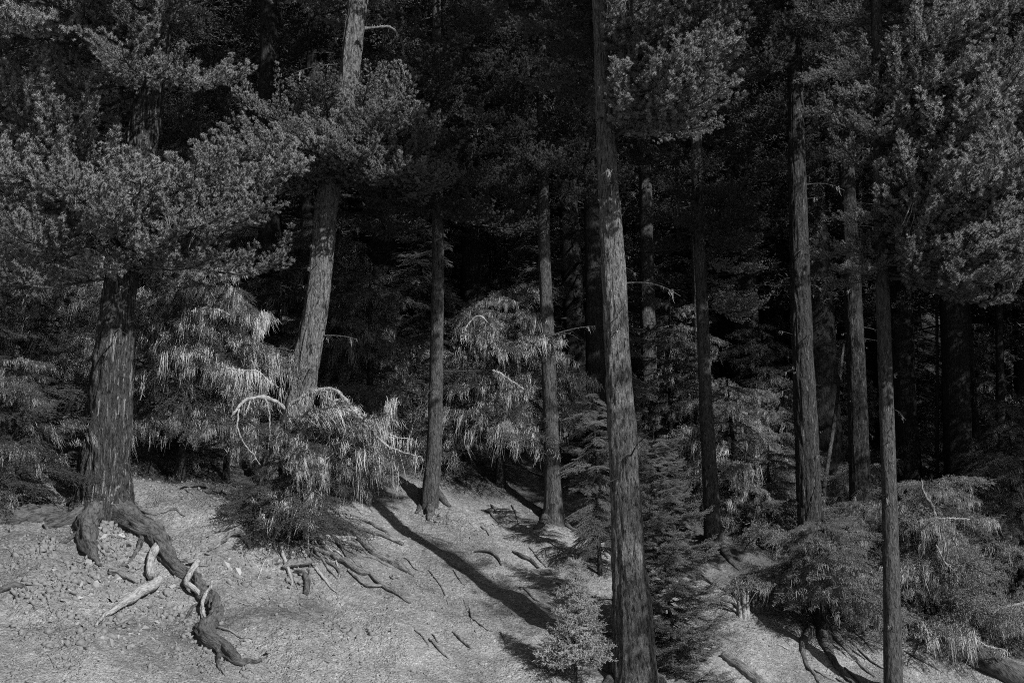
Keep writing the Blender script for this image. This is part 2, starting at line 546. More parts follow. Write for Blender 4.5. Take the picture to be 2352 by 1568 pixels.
def fir_branch_mesh(name, seed, L=3.0, droop=0.2, upturn=0.2, tuft_step=0.066, rise=0.35, mats=None):
    """a bough whose side branches are upswept pyramidal tufts of stubby shoots with open gaps between them"""
    rng = np.random.default_rng(seed)
    acc = Acc()
    s = np.linspace(0, 1, 14)
    w0 = rng.normal(0, 0.03)
    ax = np.stack([s * L * 0.97, L * (w0 * np.sin(4 * s) + 0.03 * np.sin(7 * s + seed)), L * (-droop * s ** 1.6 + upturn * s ** 4)], -1)
    add_tube(acc, ax, 0.011 * L * (1 - 0.85 * s) + 0.004, 6, 0)
    P, Dv, Ls, hp = [], [], [], []
    d, side = 0.16, 1
    while d <= 1.0:
        p = np.array([np.interp(d, s, ax[:, k]) for k in range(3)])
        pe = np.array([np.interp(min(d + 0.05, 1.05), s, ax[:, k]) for k in range(3)]) + [0.001, 0, 0]
        t = norm(pe - p)
        last = d > 0.97
        sd = norm(np.cross(UP, t)) * (0 if last else side)
        l = (0.27 * (1 - d) ** 0.6 * min(1, 0.4 + 2.2 * d) + 0.12) * L * rng.uniform(0.6, 1.2)
        a = R(rng.normal(52, 12))
        v = norm(t * (1 if last else math.cos(a)) + sd * math.sin(a) + UP * rng.normal(0.18, 0.28))
        m = max(4, int(l / 0.082))
        q = np.linspace(0, 1, m)
        path = p + v * (l * q)[:, None] + UP * (rise * rng.uniform(0.5, 1.4) * l * q ** 2)[:, None] + t * (0.2 * l * q ** 2)[:, None]
        add_tube(acc, path[::max(1, m // 4)], 0.012 * (1 - 0.8 * q[::max(1, m // 4)]), 3, 0, False)
        td = norm(np.gradient(path, axis=0))
        b1 = norm(np.cross(td, UP + 0.01)); b2 = np.cross(b1, td)
        for k in range(3):
            an = np.arange(m) * 2.4 + k * 2.1 + rng.uniform(0, 0.8, m)
            rad = np.cos(an)[:, None] * b1 + np.sin(an)[:, None] * b2
            tw = norm(rad * 0.85 + td * 0.65 + UP * 0.28)
            tl = (0.27 * (1 - q) ** 0.8 * np.minimum(1, 0.35 + 2.5 * q) + 0.03) * math.sqrt(l) * rng.uniform(0.6, 1.15, m)
            for f in (0.45, 1.0):
                P.append((path + tw * (tl * f)[:, None])[(0 if f == 1.0 else k % 2)::(1 if f == 1.0 else 2)]); Ls.append(rng.uniform(0.055, 0.095, len(P[-1])))
                Dv.append(norm(tw * 0.8 + td * 0.4 + UP * 0.35 + 0.3 * rng.normal(size=(m, 3)))[(0 if f == 1.0 else k % 2)::(1 if f == 1.0 else 2)])
        P.append(path[-1:]); Dv.append(td[-1:]); Ls.append(np.array([0.1]))
        hp.append(path[::3])
        d += tuft_step * rng.uniform(0.6, 1.3) * (0.5 if d < 0.95 else 1)
        side = -side
    P = np.concatenate(P); Dv = np.concatenate(Dv); Ls = np.concatenate(Ls)
    needles(acc, P, Dv, Ls, rng.uniform(0.044, 0.060, len(P)), 34, 0.012, 1, rng, fwd=0.7)
    return acc.mesh(name, mats, [0]), np.concatenate(hp)

FIR = [fir_branch_mesh('fir_branch', 10 + k, 3.0, (0.14, 0.24, 0.3, 0.2, 0.1, 0.26)[k], (0.18, 0.2, 0.12, 0.25, 0.1, 0.3)[k], (0.12, 0.13, 0.115, 0.14, 0.125, 0.13)[k], (0.3, 0.45, 0.35, 0.5, 0.4, 0.3)[k], [M_TWIG, M_FIR]) for k in range(6)]
HEM = [branch_mesh('hemlock_branch', 40 + k, L=1.6, droop=0.30, upturn=0.02, sec_step=0.028, sec_len=0.42, lift=0.0, hang=0.22, st_step=0.028,
                   sl=(0.05, 0.10), rn=0.024, nn=9, width=0.013, flat=0.75, spread=0.8, tuft_up=0.0, mats=[M_TWIG, M_HEM]) for k in range(4)]
UPT = [branch_mesh('hemlock_branch', 50 + k, L=1.6, droop=0.02, upturn=0.22, sec_step=0.028, sec_len=0.40, lift=0.05, hang=0.18, st_step=0.028,
                   sl=(0.05, 0.10), rn=0.024, nn=9, width=0.013, flat=0.7, spread=0.8, tuft_up=0.0, mats=[M_TWIG, M_HEM]) for k in range(3)]
YEW = [branch_mesh('yew_branch', 60 + k, L=2.0, droop=(0.34, 0.28, 0.42, 0.3)[k], upturn=0.05, sec_step=0.04, sec_len=0.42, lift=0.0, hang=0.35, st_step=0.04,
                   sl=(0.06, 0.12), rn=0.026, nn=9, width=0.014, flat=0.4, spread=0.8, tuft_up=0.05, mats=[M_TWIG, M_YEW_FIR_SHADE]) for k in range(4)]
SAP = [branch_mesh('sapling_branch', 80 + k, L=0.8, droop=0.12, upturn=0.12, sec_step=0.045, sec_len=0.5, lift=0.1, hang=0.05, st_step=0.04,
                   sl=(0.05, 0.09), rn=0.024, nn=12, width=0.012, flat=0.3, spread=0.8, tuft_up=0.15, mats=[M_TWIG, M_YOUNG]) for k in range(3)]
YEW_L = [lichen_mesh('lichen', 90 + k, YEW[k][1], 0.29, 0.29, 0.007, M_LICHEN, 20) for k in range(4)]
YEW_G = [lichen_mesh('lichen', 95 + k, YEW[k][1], 0.24, 0.21, 0.007, M_LICHEN_GREY, 18) for k in range(4)]
FIR_SHADE = []  # shaded copy of the fir boughs: forest shade put into the needle colour
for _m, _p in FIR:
    _c = _m.copy(); _c.name = 'shade_toned_fir_branch'; _c.materials[1] = M_YEW_FIR_SHADE
    FIR_SHADE.append((_c, _p))
FIR_L = [lichen_mesh('lichen', 99 + k, FIR[k][1], 0.12, 0.30, 0.012, M_LICHEN_GREY, 7) for k in range(6)]

YEW_P = []
for _m, _p in YEW:
    _c = _m.copy(); _c.name = 'pale_yew_branch'; _c.materials[1] = M_HEM
    YEW_P.append((_c, _p))

def dead_branch_mesh(name, seed, L=1.0, droop=0.25):
    rng = np.random.default_rng(seed); acc = Acc()
    s = np.linspace(0, 1, 9)
    ax = np.stack([s * L, 0.03 * L * np.sin(6 * s + seed), L * (0.12 * s - droop * s ** 2.2)], -1)
    add_tube(acc, ax, 0.018 * L * (1 - 0.75 * s) + 0.004, 5, 0)
    for k in range(7):
        i = rng.integers(2, 8); v = norm(np.array([0.7, rng.choice([-1, 1]) * 0.8, -0.35])) * L * rng.uniform(0.1, 0.28)
        add_tube(acc, [ax[i], ax[i] + v * 0.5, ax[i] + v + [0, 0, -0.05 * L]], [0.006 * L, 0.004 * L, 0.0015 * L], 4, 0, False)
    strands(acc, ax[rng.integers(2, 9, 4)], np.full(4, 0.2 * L) * rng.uniform(0.3, 1.2, 4), 0.008, rng, 1, 6, 0.02)
    return acc.mesh(name, [M_BARK_GREY, M_LICHEN_GREY], [0])
DEADB = [dead_branch_mesh('dead_branch', 5 + k, 1.0, (0.2, 0.55, 0.05)[k]) for k in range(3)]

# ------------------------------------------------------------------ trunks
def bark_relief(ang, rad, z, amp, seed, k=1.0):
    p = np.stack([np.cos(ang) * rad * 11 * k + seed, np.sin(ang) * rad * 11 * k, z * 1.7 * k], -1)
    warp = noise3(p * 0.4 + 3)[:, None] * 0.8
    p = p + warp
    n = np.abs(noise3(p)); m = np.abs(noise3(p * 2.1 + 7))
    return amp * (np.clip(n * 3.2, 0, 1) - 0.5) + amp * 0.45 * (np.clip(m * 3, 0, 1) - 0.5)

def trunk_mesh(name, prof, mat, ns=96, step=0.06, ztop=None, seed=0, amp=0.012, lobes=0.0, base=None, top_jag=0.0):
    """prof rows: x, y, z, radius from the foot up"""
    prof = np.asarray(prof, float)
    z = prof[:, 2]
    zt = z[-1] if ztop is None else min(ztop, z[-1])
    zz = np.arange(z[0], zt, step)
    if zt < z[-1] - 0.01:
        zz = np.concatenate([zz, np.arange(zt, z[-1], 1.2), [z[-1]]])
    s = np.interp(zz, z, np.arange(len(z)))
    sp = smooth_path(prof, max(len(zz) * 2, 50))
    c = np.stack([np.interp(zz, sp[:, 2], sp[:, k]) for k in (0, 1, 3)], -1)
    an = np.arange(ns) / ns * 2 * np.pi
    A, Z = np.meshgrid(an, zz)
    Rr = np.repeat(c[:, 2:3], ns, 1)
    h = Z - z[0]
    if lobes:
        Rr = Rr * (1 + lobes * np.exp(-h / 0.55) * (np.cos(3 * A + seed) * 0.6 + np.cos(5 * A + 2 * seed) * 0.4))
    rel = 1.5 * bark_relief(A.ravel(), Rr.ravel(), Z.ravel(), 1.0, seed * 3.7).reshape(A.shape)
    ampz = amp * np.clip(c[:, 2:3] / 0.3, 0.4, 1.4)
    big = 0.05 * noise3(np.stack([np.cos(A.ravel()) * 1.2 + seed, np.sin(A.ravel()) * 1.2, Z.ravel() * 0.7], -1)).reshape(A.shape)
    Rr = Rr * (1 + big) + rel * ampz
    Zv = Z.copy()
    if top_jag:
        Zv[-1] += top_jag * noise3(np.stack([np.cos(an) * 3, np.sin(an) * 3, an * 0 + seed], -1)) * 2
    V = np.stack([c[:, 0:1] + np.cos(A) * Rr, c[:, 1:2] + np.sin(A) * Rr, Zv], -1)
    if base is not None:
        V = V - np.asarray(base)
    acc = Acc()
    acc.add(V, tube_faces(len(zz), ns))
    acc.add(V[-1], [list(range(ns))])
    return acc.mesh(name, [mat], True)

class Tree:
    pass

def make_tree(name, label, D, rows, H, mat, seed, group=None, lean=0.0, ns=96, step=0.06, amp=0.012, lobes=0.28, cat='fir tree', sink=0.5, snag=False):
    """rows: (px, py, width in px) from the foot up, at depth D; above the last row the stem tapers to height H"""
    T = Tree(); T.D = D
    P = []
    for k, (px, py, w) in enumerate(rows):
        c = pt(px, py, D)
        P.append([c[0], D, c[2], px_size(w, D) / 2 * 0.985])
    P = np.array(P)
    P[:, 1] += lean * (P[:, 2] - P[0, 2])
    # down into the soil
    f = P[0] + (P[0] - P[1]) * 0.0
    gz = float(ground_z(np.array([P[0, 0]]), np.array([P[0, 1]]))[0])
    foot = P[0].copy(); foot[2] = min(gz, P[0, 2]) - sink; foot[3] *= 1.25
    P = np.vstack([foot, P])
    if not snag:
        d = P[-1, :2] - P[-3, :2]; dz = max(P[-1, 2] - P[-3, 2], 0.5)
        n = 5; z0 = P[-1, 2]; z1 = P[1, 2] + H; r0 = P[-1, 3]
        ext = []
        for k in range(1, n + 1):
            zz = z0 + (z1 - z0) * k / n
            q = P[-1, :2] + d / dz * (zz - z0) * (0.8 if k < 3 else 0.7)
            ext.append([q[0], q[1], zz, max(0.03, r0 * (1 - 0.95 * k / n))])
        P = np.vstack([P, ext])
    T.P = P; T.base = np.array([P[1, 0], P[1, 1], max(gz, P[0, 2])])
    T.root = thing(name, label, cat, T.base, group)
    T.rng = random.Random(seed)
    T.trunk = link('trunk', trunk_mesh('trunk', P, mat, ns, step, ztop=12.5 * D / 24, seed=seed, amp=amp, lobes=lobes, base=T.base, top_jag=0.25 if snag else 0), T.root)
    return T

def axis_at(T, z):
    return np.array([np.interp(z, T.P[:, 2], T.P[:, 0]), np.interp(z, T.P[:, 2], T.P[:, 1]), z])

def put_branch(T, z, az, length, pitch, bank, base_len, lichen=None, k=None, name='branch'):
    r = T.rng
    k = r.randrange(len(bank)) if k is None else k
    me = bank[k][0] if isinstance(bank[k], tuple) else bank[k]
    p = axis_at(T, z) - T.base
    s = length / base_len
    o = link(name, me, T.root, p, (R(r.uniform(-12, 12)), -R(pitch), R(az)), (s, s * r.uniform(0.9, 1.15), s * r.uniform(0.9, 1.1)))
    if lichen is not None and k < len(lichen):
        tag(link('lichen', lichen[k], o), kind='stuff')
    return o

def crown(T, z0, z1, n, len0, len1, az=(-180, 180), pitch=(-12, 12), bank=None, base_len=3.0, lichen=None, lich_p=1.0, jitter=0.25):
    bank = bank or FIR
    for i in range(n):
        f = (i + T.rng.random()) / n
        z = z0 + (z1 - z0) * f
        a = az[0] + (az[1] - az[0]) * ((i * 0.618034 + T.rng.random() * 0.15) % 1)
        l = (len0 + (len1 - len0) * f) * (1 + T.rng.uniform(-jitter, jitter))
        put_branch(T, z, a, l, T.rng.uniform(*pitch), bank, base_len, lichen if T.rng.random() < lich_p else None)

def zof(T, px, py):
    return pt(px, py, T.D)[2]

def fill_top(T, z0, n=26, l0=3.0, k=0.7, bank=None):
    """the upper crown above the picture, down to z0"""
    crown(T, z0 + 0.8, T.P[-1, 2] - 0.6, n, l0 * k, 0.8, pitch=(-15, 5), bank=bank)

# ---- the big trees in front -------------------------------------------------------------
T1 = make_tree('fir_tree', 'massive dark fir on the left with pale streaked trunk and thick snaking roots', 24.0,
               [(234, 1190, 158), (237, 1130, 132), (240, 1060, 112), (247, 980, 102), (252, 900, 98), (262, 780, 86), (270, 700, 78), (290, 560, 74), (312, 420, 72), (330, 300, 70), (352, 150, 66), (372, 0, 62)],
               30, M_BARK_LEFT, 1, lobes=0.26, amp=0.034)
def z1_(py): return zof(T1, 300, py)
crown(T1, z1_(640), z1_(430), 17, 2.3, 2.6, (-145, 5), (-18, 12), lichen=FIR_L, lich_p=0.3)
crown(T1, z1_(560), z1_(380), 6, 2.7, 2.9, (-200, -120), (-5, 20))
for a, l, p, py in ((-150, 3.2, 42, 520), (-143, 3.0, 50, 500), (-165, 3.0, 36, 480), (-135, 2.4, 38, 470), (-25, 2.6, 22, 560), (-8, 3.0, 10, 480), (-40, 2.6, 12, 500)):
    put_branch(T1, z1_(py), a, l, p, FIR, 3.0)
crown(T1, z1_(230), z1_(-60), 20, 3.1, 3.2, (-210, -38), (-14, 14))
fill_top(T1, z1_(-60), 34, 3.6)

T2 = make_tree('fir_tree', 'tall fir leaning to the right with a sunlit trunk above the arching bare branches', 27.0,
               [(640, 1110, 92), (652, 1040, 84), (676, 950, 72), (690, 900, 68), (709, 800, 62), (727, 700, 57), (740, 580, 55), (752, 460, 53), (775, 330, 52), (797, 200, 50), (815, 60, 49), (823, 0, 48)],
               32, M_BARK, 2, amp=0.024)
def z2_(py): return zof(T2, 770, py)
crown(T2, z2_(430), z2_(300), 24, 2.1, 1.8, (-165, -5), (-10, 14))
for a, l, p, py in ((-25, 2.5, -6, 400), (-12, 2.4, -12, 400), (-40, 2.4, 14, 390), (-30, 2.2, 40, 330), (-150, 2.2, 20, 330), (-60, 2.0, 30, 330), (-95, 1.8, 30, 340), (-18, 2.6, 4, 430), (-33, 2.4, 10, 420), (-50, 2.2, 6, 430), (-22, 2.3, 22, 370), (-70, 2.0, 12, 420), (-110, 2.0, 10, 430), (-170, 2.6, 0, 380), (-160, 2.8, -8, 400)):
    put_branch(T2, z2_(py), a, l, p, FIR, 3.0)
crown(T2, z2_(-60), z2_(-200), 6, 3.0, 3.0, (100, 260), (-14, 8))
fill_top(T2, z2_(-250), 34, 3.2)
for py, a, l, k in ((65, 10, 0.0, 1), (500, -5, 0.75, 1), (775, -15, 0.95, 0), (170, -20, 0.4, 2), (215, -25, 0.4, 2), (150, 170, 1.2, 0), (660, 195, 0.4, 2)):
    if l: put_branch(T2, z2_(py), a, l, 0, DEADB, 1.0, k=k, name='dead_branch')

T3 = make_tree('fir_tree', 'slim straight fir in the middle whose foot stands at the edge of the sunlit dirt', 28.0,
               [(988, 1175, 40), (990, 1120, 40), (996, 1050, 36), (1001, 900, 33), (1004, 750, 31), (1006, 600, 29), (1005, 480, 27), (1004, 300, 25), (1003, 100, 22)],
               22, M_BARK_GREY, 3, ns=64, amp=0.010)
def z3_(py): return zof(T3, 1004, py)
crown(T3, z3_(520), z3_(250), 24, 1.7, 1.6, (-200, 20), (-20, 6), bank=FIR_SHADE)
crown(T3, z3_(300), z3_(-100), 26, 2.0, 1.8, (-180, 180), (-15, 6), bank=FIR_SHADE)
fill_top(T3, z3_(-100), 24, 2.0, 1.2, FIR_SHADE)

T4 = make_tree('fir_tree', 'dim slender fir directly left of the pale central trunk, its foot in shade', 29.0,
               [(1272, 1200, 56), (1270, 1120, 40), (1266, 1000, 36), (1259, 800, 33), (1251, 600, 29), (1247, 400, 27), (1244, 200, 25)],
               26, M_BARK_GREY, 4, ns=64, amp=0.010)
crown(T4, zof(T4, 1247, 460), zof(T4, 1247, 100), 26, 1.4, 2.2, (-200, 20), (-22, 4), bank=FIR_SHADE)
fill_top(T4, zof(T4, 1247, 100), 40, 3.0, 1.1, FIR_SHADE)

T5 = make_tree('fir_tree', 'tallest pale sunlit trunk just right of centre with a conifer sapling on either side', 22.6,
               [(1457, 1592, 114), (1456, 1500, 98), (1448, 1350, 84), (1440, 1200, 72), (1430, 1000, 66), (1417, 800, 58), (1408, 600, 56), (1396, 400, 48), (1386, 200, 43), (1377, 0, 37)],
               32, M_BARK, 5, amp=0.024, lobes=0.14)
def z5_(py): return zof(T5, 1390, py)
crown(T5, z5_(330), z5_(-150), 28, 2.2, 2.4, (-58, -28), (-16, 14), lichen=FIR_L, lich_p=0.4)
crown(T5, z5_(200), z5_(-200), 16, 1.4, 2.2, (85, 175), (-20, 4), bank=FIR_SHADE)
crown(T5, z5_(-110), z5_(-300), 14, 2.4, 2.9, (-50, 0), (-12, 6))
crown(T5, z5_(-260), 17.5, 14, 2.6, 2.6, (-48, 110), (-12, 6))
fill_top(T5, 17.0, 36, 3.0, 0.85)
for py, a, l, k in ((330, 185, 0.5, 2), (440, 200, 0.4, 2), (610, 10, 0.4, 1), (720, -15, 0.25, 2), (590, -20, 0.3, 0), (380, -10, 0.5, 0)):
    put_branch(T5, z5_(py), a, l, 0, DEADB, 1.0, k=k, name='dead_branch')

T6 = make_tree('fir_tree', 'slender fir with dark foliage halfway up, to the right of the pale central trunk', 29.6,
               [(1640, 1262, 52), (1636, 1200, 40), (1631, 1100, 36), (1620, 900, 31), (1613, 700, 29), (1606, 560, 28), (1602, 460, 27), (1598, 250, 25)],
               24, M_BARK_GREY, 6, ns=64, amp=0.010)
def z6_(py): return zof(T6, 1602, py)
crown(T6, z6_(560), z6_(420), 16, 1.5, 1.3, (-170, 30), (-20, 8), bank=FIR_SHADE)
crown(T6, z6_(720), z6_(600), 6, 1.3, 1.1, (-40, 50), (-25, 0))
crown(T6, z6_(420), z6_(0), 20, 1.6, 2.0, (20, 160), (-20, 8), bank=FIR_SHADE)
fill_top(T6, z6_(-80), 30, 2.4, 1.1, FIR_SHADE)

T9 = make_tree('fir_tree', 'stout deeply furrowed dark trunk on the right rising behind the lichen hung yews', 29.5,
               [(1864, 1300, 66), (1860, 1200, 58), (1853, 1000, 54), (1843, 800, 50), (1837, 600, 46), (1831, 400, 42), (1827, 200, 38), (1824, 50, 36)],
               31, M_BARK_FURROW, 9, amp=0.018)
def z9_(py): return zof(T9, 1830, py)
crown(T9, z9_(180), z9_(-150), 20, 2.4, 2.6, (-200, 20), (-18, 6), bank=FIR_SHADE)
fill_top(T9, z9_(-150), 40, 3.2, 1.0, FIR_SHADE)
for py, a, l, k in ((250, -5, 1.0, 1), (460, -10, 0.55, 2), (400, -20, 0.3, 1), (590, 0, 0.3, 1), (670, -10, 0.3, 1), (240, 170, 0.6, 0)):
    put_branch(T9, z9_(py), a, l, 0, DEADB, 1.0, k=k, name='dead_branch')

T10 = make_tree('fir_tree', 'speckled mid grey trunk between the furrowed dark trunk and the thin front trunk', 32.0,
                [(1980, 1260, 60), (1975, 1100, 50), (1968, 900, 45), (1960, 700, 42), (1950, 500, 39), (1940, 300, 35), (1932, 100, 32)],
                28, M_BARK_FURROW, 10, ns=64, amp=0.012)
crown(T10, zof(T10, 1940, 330), zof(T10, 1940, -50), 18, 2.2, 2.4, (-200, 20), (-18, 6), bank=FIR_SHADE)
fill_top(T10, zof(T10, 1940, -50), 30, 2.8, 1.0, FIR_SHADE)
for py, a, l, k in ((470, -10, 0.7, 0), (520, -5, 0.6, 0), (560, 190, 0.4, 0), (600, 0, 0.5, 2), (990, -5, 0.35, 1), (790, 0, 0.3, 1)):
    put_branch(T10, zof(T10, 1950, py), a, l, 0, DEADB, 1.0, k=k, name='dead_branch')

T11 = make_tree('fir_tree', 'thin front fir on the right, foot out of frame, under a big bushy crown', 24.5,
                [(2054, 1640, 48), (2052, 1568, 44), (2047, 1300, 38), (2040, 1050, 35), (2032, 800, 33), (2025, 600, 31), (2020, 400, 29), (2016, 200, 27), (2012, 0, 25)],
                24, M_BARK_GREY, 11, ns=72, amp=0.010)
def z11_(py): return zof(T11, 2025, py)
crown(T11, z11_(640), z11_(480), 14, 2.3, 2.6, (-62, 5), (-22, 2), lichen=FIR_L, lich_p=0.4)
crown(T11, z11_(640), z11_(540), 5, 1.0, 1.2, (-190, -90), (-15, 0))
crown(T11, z11_(520), z11_(150), 28, 2.8, 2.7, (-62, 5), (-16, 12))
crown(T11, z11_(150), z11_(-200), 22, 2.6, 2.4, (-60, 80), (-12, 12))
crown(T11, z11_(350), z11_(-100), 10, 1.2, 1.6, (150, 230), (-20, 5))
crown(T11, z11_(600), z11_(150), 12, 1.1, 1.5, (-150, -50), (-10, 14))
fill_top(T11, z11_(-200), 40, 2.8, 0.95)

for T, n in ((T1, 8), (T2, 12), (T3, 9), (T4, 8), (T5, 16), (T6, 10), (T9, 16), (T10, 14), (T11, 12)):
    for k in range(n):
        put_branch(T, T.P[1, 2] + T.rng.uniform(0.8, 9.5), T.rng.uniform(-200, 20), T.rng.uniform(0.25, 0.6) * (1 + (T.rng.random() < 0.2)), T.rng.uniform(-15, 25), DEADB, 1.0, name='dead_branch')

# ---- dim trunks standing further back ---------------------------------------------------
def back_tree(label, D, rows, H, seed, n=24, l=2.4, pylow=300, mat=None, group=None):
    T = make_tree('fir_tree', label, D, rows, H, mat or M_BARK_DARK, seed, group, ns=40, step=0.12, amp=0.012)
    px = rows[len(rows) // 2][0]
    crown(T, zof(T, px, pylow), T.P[-1, 2] - 0.5, n, l, 0.9, pitch=(-18, 6), bank=FIR_SHADE)
    return T
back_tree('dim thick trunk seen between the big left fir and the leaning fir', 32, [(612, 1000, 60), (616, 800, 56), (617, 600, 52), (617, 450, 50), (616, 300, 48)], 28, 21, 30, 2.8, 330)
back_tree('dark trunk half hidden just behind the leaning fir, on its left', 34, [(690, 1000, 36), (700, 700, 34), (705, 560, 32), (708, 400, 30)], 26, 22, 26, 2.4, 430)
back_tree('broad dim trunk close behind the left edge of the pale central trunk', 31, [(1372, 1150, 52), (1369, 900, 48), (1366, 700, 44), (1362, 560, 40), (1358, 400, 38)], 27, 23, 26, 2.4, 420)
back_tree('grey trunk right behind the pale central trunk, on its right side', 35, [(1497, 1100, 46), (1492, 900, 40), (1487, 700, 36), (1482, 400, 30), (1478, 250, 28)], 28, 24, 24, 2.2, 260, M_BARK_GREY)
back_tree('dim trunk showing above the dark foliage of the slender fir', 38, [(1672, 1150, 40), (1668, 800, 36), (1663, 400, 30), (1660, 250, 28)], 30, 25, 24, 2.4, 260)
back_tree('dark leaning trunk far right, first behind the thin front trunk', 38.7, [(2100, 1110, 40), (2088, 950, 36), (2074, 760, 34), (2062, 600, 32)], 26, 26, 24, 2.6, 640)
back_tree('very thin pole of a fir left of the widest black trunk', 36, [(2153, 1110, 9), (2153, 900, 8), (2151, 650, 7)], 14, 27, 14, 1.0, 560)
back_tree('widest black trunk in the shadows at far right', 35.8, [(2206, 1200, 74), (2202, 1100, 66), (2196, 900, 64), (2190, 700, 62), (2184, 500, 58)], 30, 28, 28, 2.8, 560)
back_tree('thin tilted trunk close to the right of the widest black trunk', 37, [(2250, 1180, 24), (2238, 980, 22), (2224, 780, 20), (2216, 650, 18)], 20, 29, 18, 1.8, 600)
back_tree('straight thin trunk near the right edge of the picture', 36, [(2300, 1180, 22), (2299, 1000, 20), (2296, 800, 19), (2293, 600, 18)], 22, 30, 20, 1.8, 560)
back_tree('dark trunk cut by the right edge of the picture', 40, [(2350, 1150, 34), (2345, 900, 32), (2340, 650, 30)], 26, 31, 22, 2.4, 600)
SN = make_tree('dead_snag', 'broken topped dead trunk behind the foliage of the slender fir', 33, [(1612, 1150, 34), (1606, 800, 32), (1602, 560, 30), (1599, 420, 27), (1597, 375, 24)], 0, M_BARK_GREY, 32, cat='dead tree', ns=40, step=0.1, snag=True)

# ------------------------------------------------------------------ lichen hung understory
def bush(name, label, px, py, D, top_py, wfoot, n, l0, l1, seed, bank=None, base_len=2.0, lichen=YEW_L, lich_p=1.0, top_px=None, az=(-180, 180), pitch=(-22, 26), low=0.12, mat=None, cat='yew tree', group=None, jit=0.45):
    top_px = px if top_px is None else top_px
    T = make_tree(name, label, D, [(px, py, wfoot), ((px * 3 + top_px) / 4, (py * 3 + top_py) / 4, wfoot * 0.6), ((px + top_px) / 2, (py + top_py) / 2, wfoot * 0.45), (top_px, top_py + 15, max(2.5, wfoot * 0.12))],
                  0, mat or M_BARK_DARK, seed, group, ns=28, step=0.08, amp=0.008, cat=cat, snag=True, sink=0.4)
    zb, zt = T.P[1, 2], T.P[-1, 2]
    crown(T, zb + (zt - zb) * low, zt - 0.05, n, l0, l1, az, pitch, bank or YEW, base_len, lichen, lich_p, jit)
    return T

bush('yew_tree', 'brightest lichen draped yew, between the big left fir and the leaning fir', 412, 1095, 26.4, 600, 26, 64, 1.8, 1.0, 101, lich_p=0.9, low=0.36, az=(-200, 20), top_px=480)
bush('yew_tree', 'dimmer lichen hung yew filling the gap just right of the leaning fir', 850, 1060, 29.5, 590, 26, 52, 1.9, 0.8, 102, lichen=YEW_G)
bush('yew_tree', 'lichen draped yew between the slim middle fir and the dim slender fir', 1150, 1085, 30.0, 640, 24, 64, 1.7, 0.9, 103, lich_p=0.9, low=0.24, az=(-200, 20))
bush('yew_tree', 'tall rounded yew with pale lichen right behind the dark leafed slender fir', 1705, 1270, 31.2, 860, 26, 80, 1.9, 0.8, 104, bank=YEW_P, lichen=YEW_L, top_px=1670, low=0.05)
bush('yew_tree', 'low dark yew on a flared stump in front of the furrowed dark trunk', 1890, 1455, 26.6, 1170, 44, 84, 1.5, 0.8, 105, bank=YEW_P, lichen=YEW_G, low=0.34)
bush('yew_tree', 'shaggy yew just right of the thin front trunk, below a twisted dead top', 2140, 1480, 27.4, 1075, 30, 96, 1.7, 0.9, 106, bank=YEW_P, lichen=YEW_L, lich_p=0.6, low=0.1)
bush('yew_tree', 'dark yew at the lower right corner beside the fallen log', 2345, 1500, 29.0, 1160, 30, 70, 1.8, 0.9, 107, bank=YEW_P, lichen=YEW_G, lich_p=0.7, low=0.1)
bush('yew_tree', 'lichen bright tree top at the left edge beside the big left fir', -20, 1050, 27.0, 520, 26, 50, 1.7, 0.7, 108, low=0.35)
bush('yew_tree', 'dark drooping yew at the left edge in front of the big left fir', 45, 1180, 23.6, 790, 24, 54, 1.5, 0.7, 109, lichen=YEW_G, lich_p=0.45, low=0.12, top_px=30)
bush('yew_tree', 'lower grey yew leaning out left of the furrowed dark trunk', 1765, 1330, 30.6, 1010, 24, 64, 1.6, 0.7, 112, bank=YEW_P, lichen=YEW_G, low=0.08, az=(-110, 110))
bush('yew_tree', 'grey lichen yew between the furrowed dark trunk and the speckled trunk, half hidden', 1965, 1290, 33.4, 1040, 24, 56, 1.6, 0.8, 111, bank=YEW_P, lichen=YEW_G, low=0.08)
bush('yew_tree', 'full grey yew filling the space between the furrowed trunk and thin front trunk', 1985, 1400, 29.6, 1130, 24, 70, 1.4, 0.8, 113, bank=YEW_P, lichen=YEW_G, low=0.08)
bush('yew_tree', 'grey yew rising behind the left side of the furrowed dark trunk', 1790, 1220, 33.5, 880, 24, 64, 1.6, 0.8, 114, bank=YEW_P, lichen=YEW_G, low=0.06)
bush('yew_tree', 'dim ragged yew between the widest black trunk and the right edge', 2270, 1260, 33.5, 1010, 24, 60, 1.7, 0.9, 115, bank=YEW_P, lichen=YEW_G, low=0.06)
bush('yew_tree', 'small shaded yew under the bright lichen tree, left of the arching branches', 520, 1075, 27.0, 860, 16, 26, 1.2, 0.5, 110, lichen=YEW_G, low=0.2)

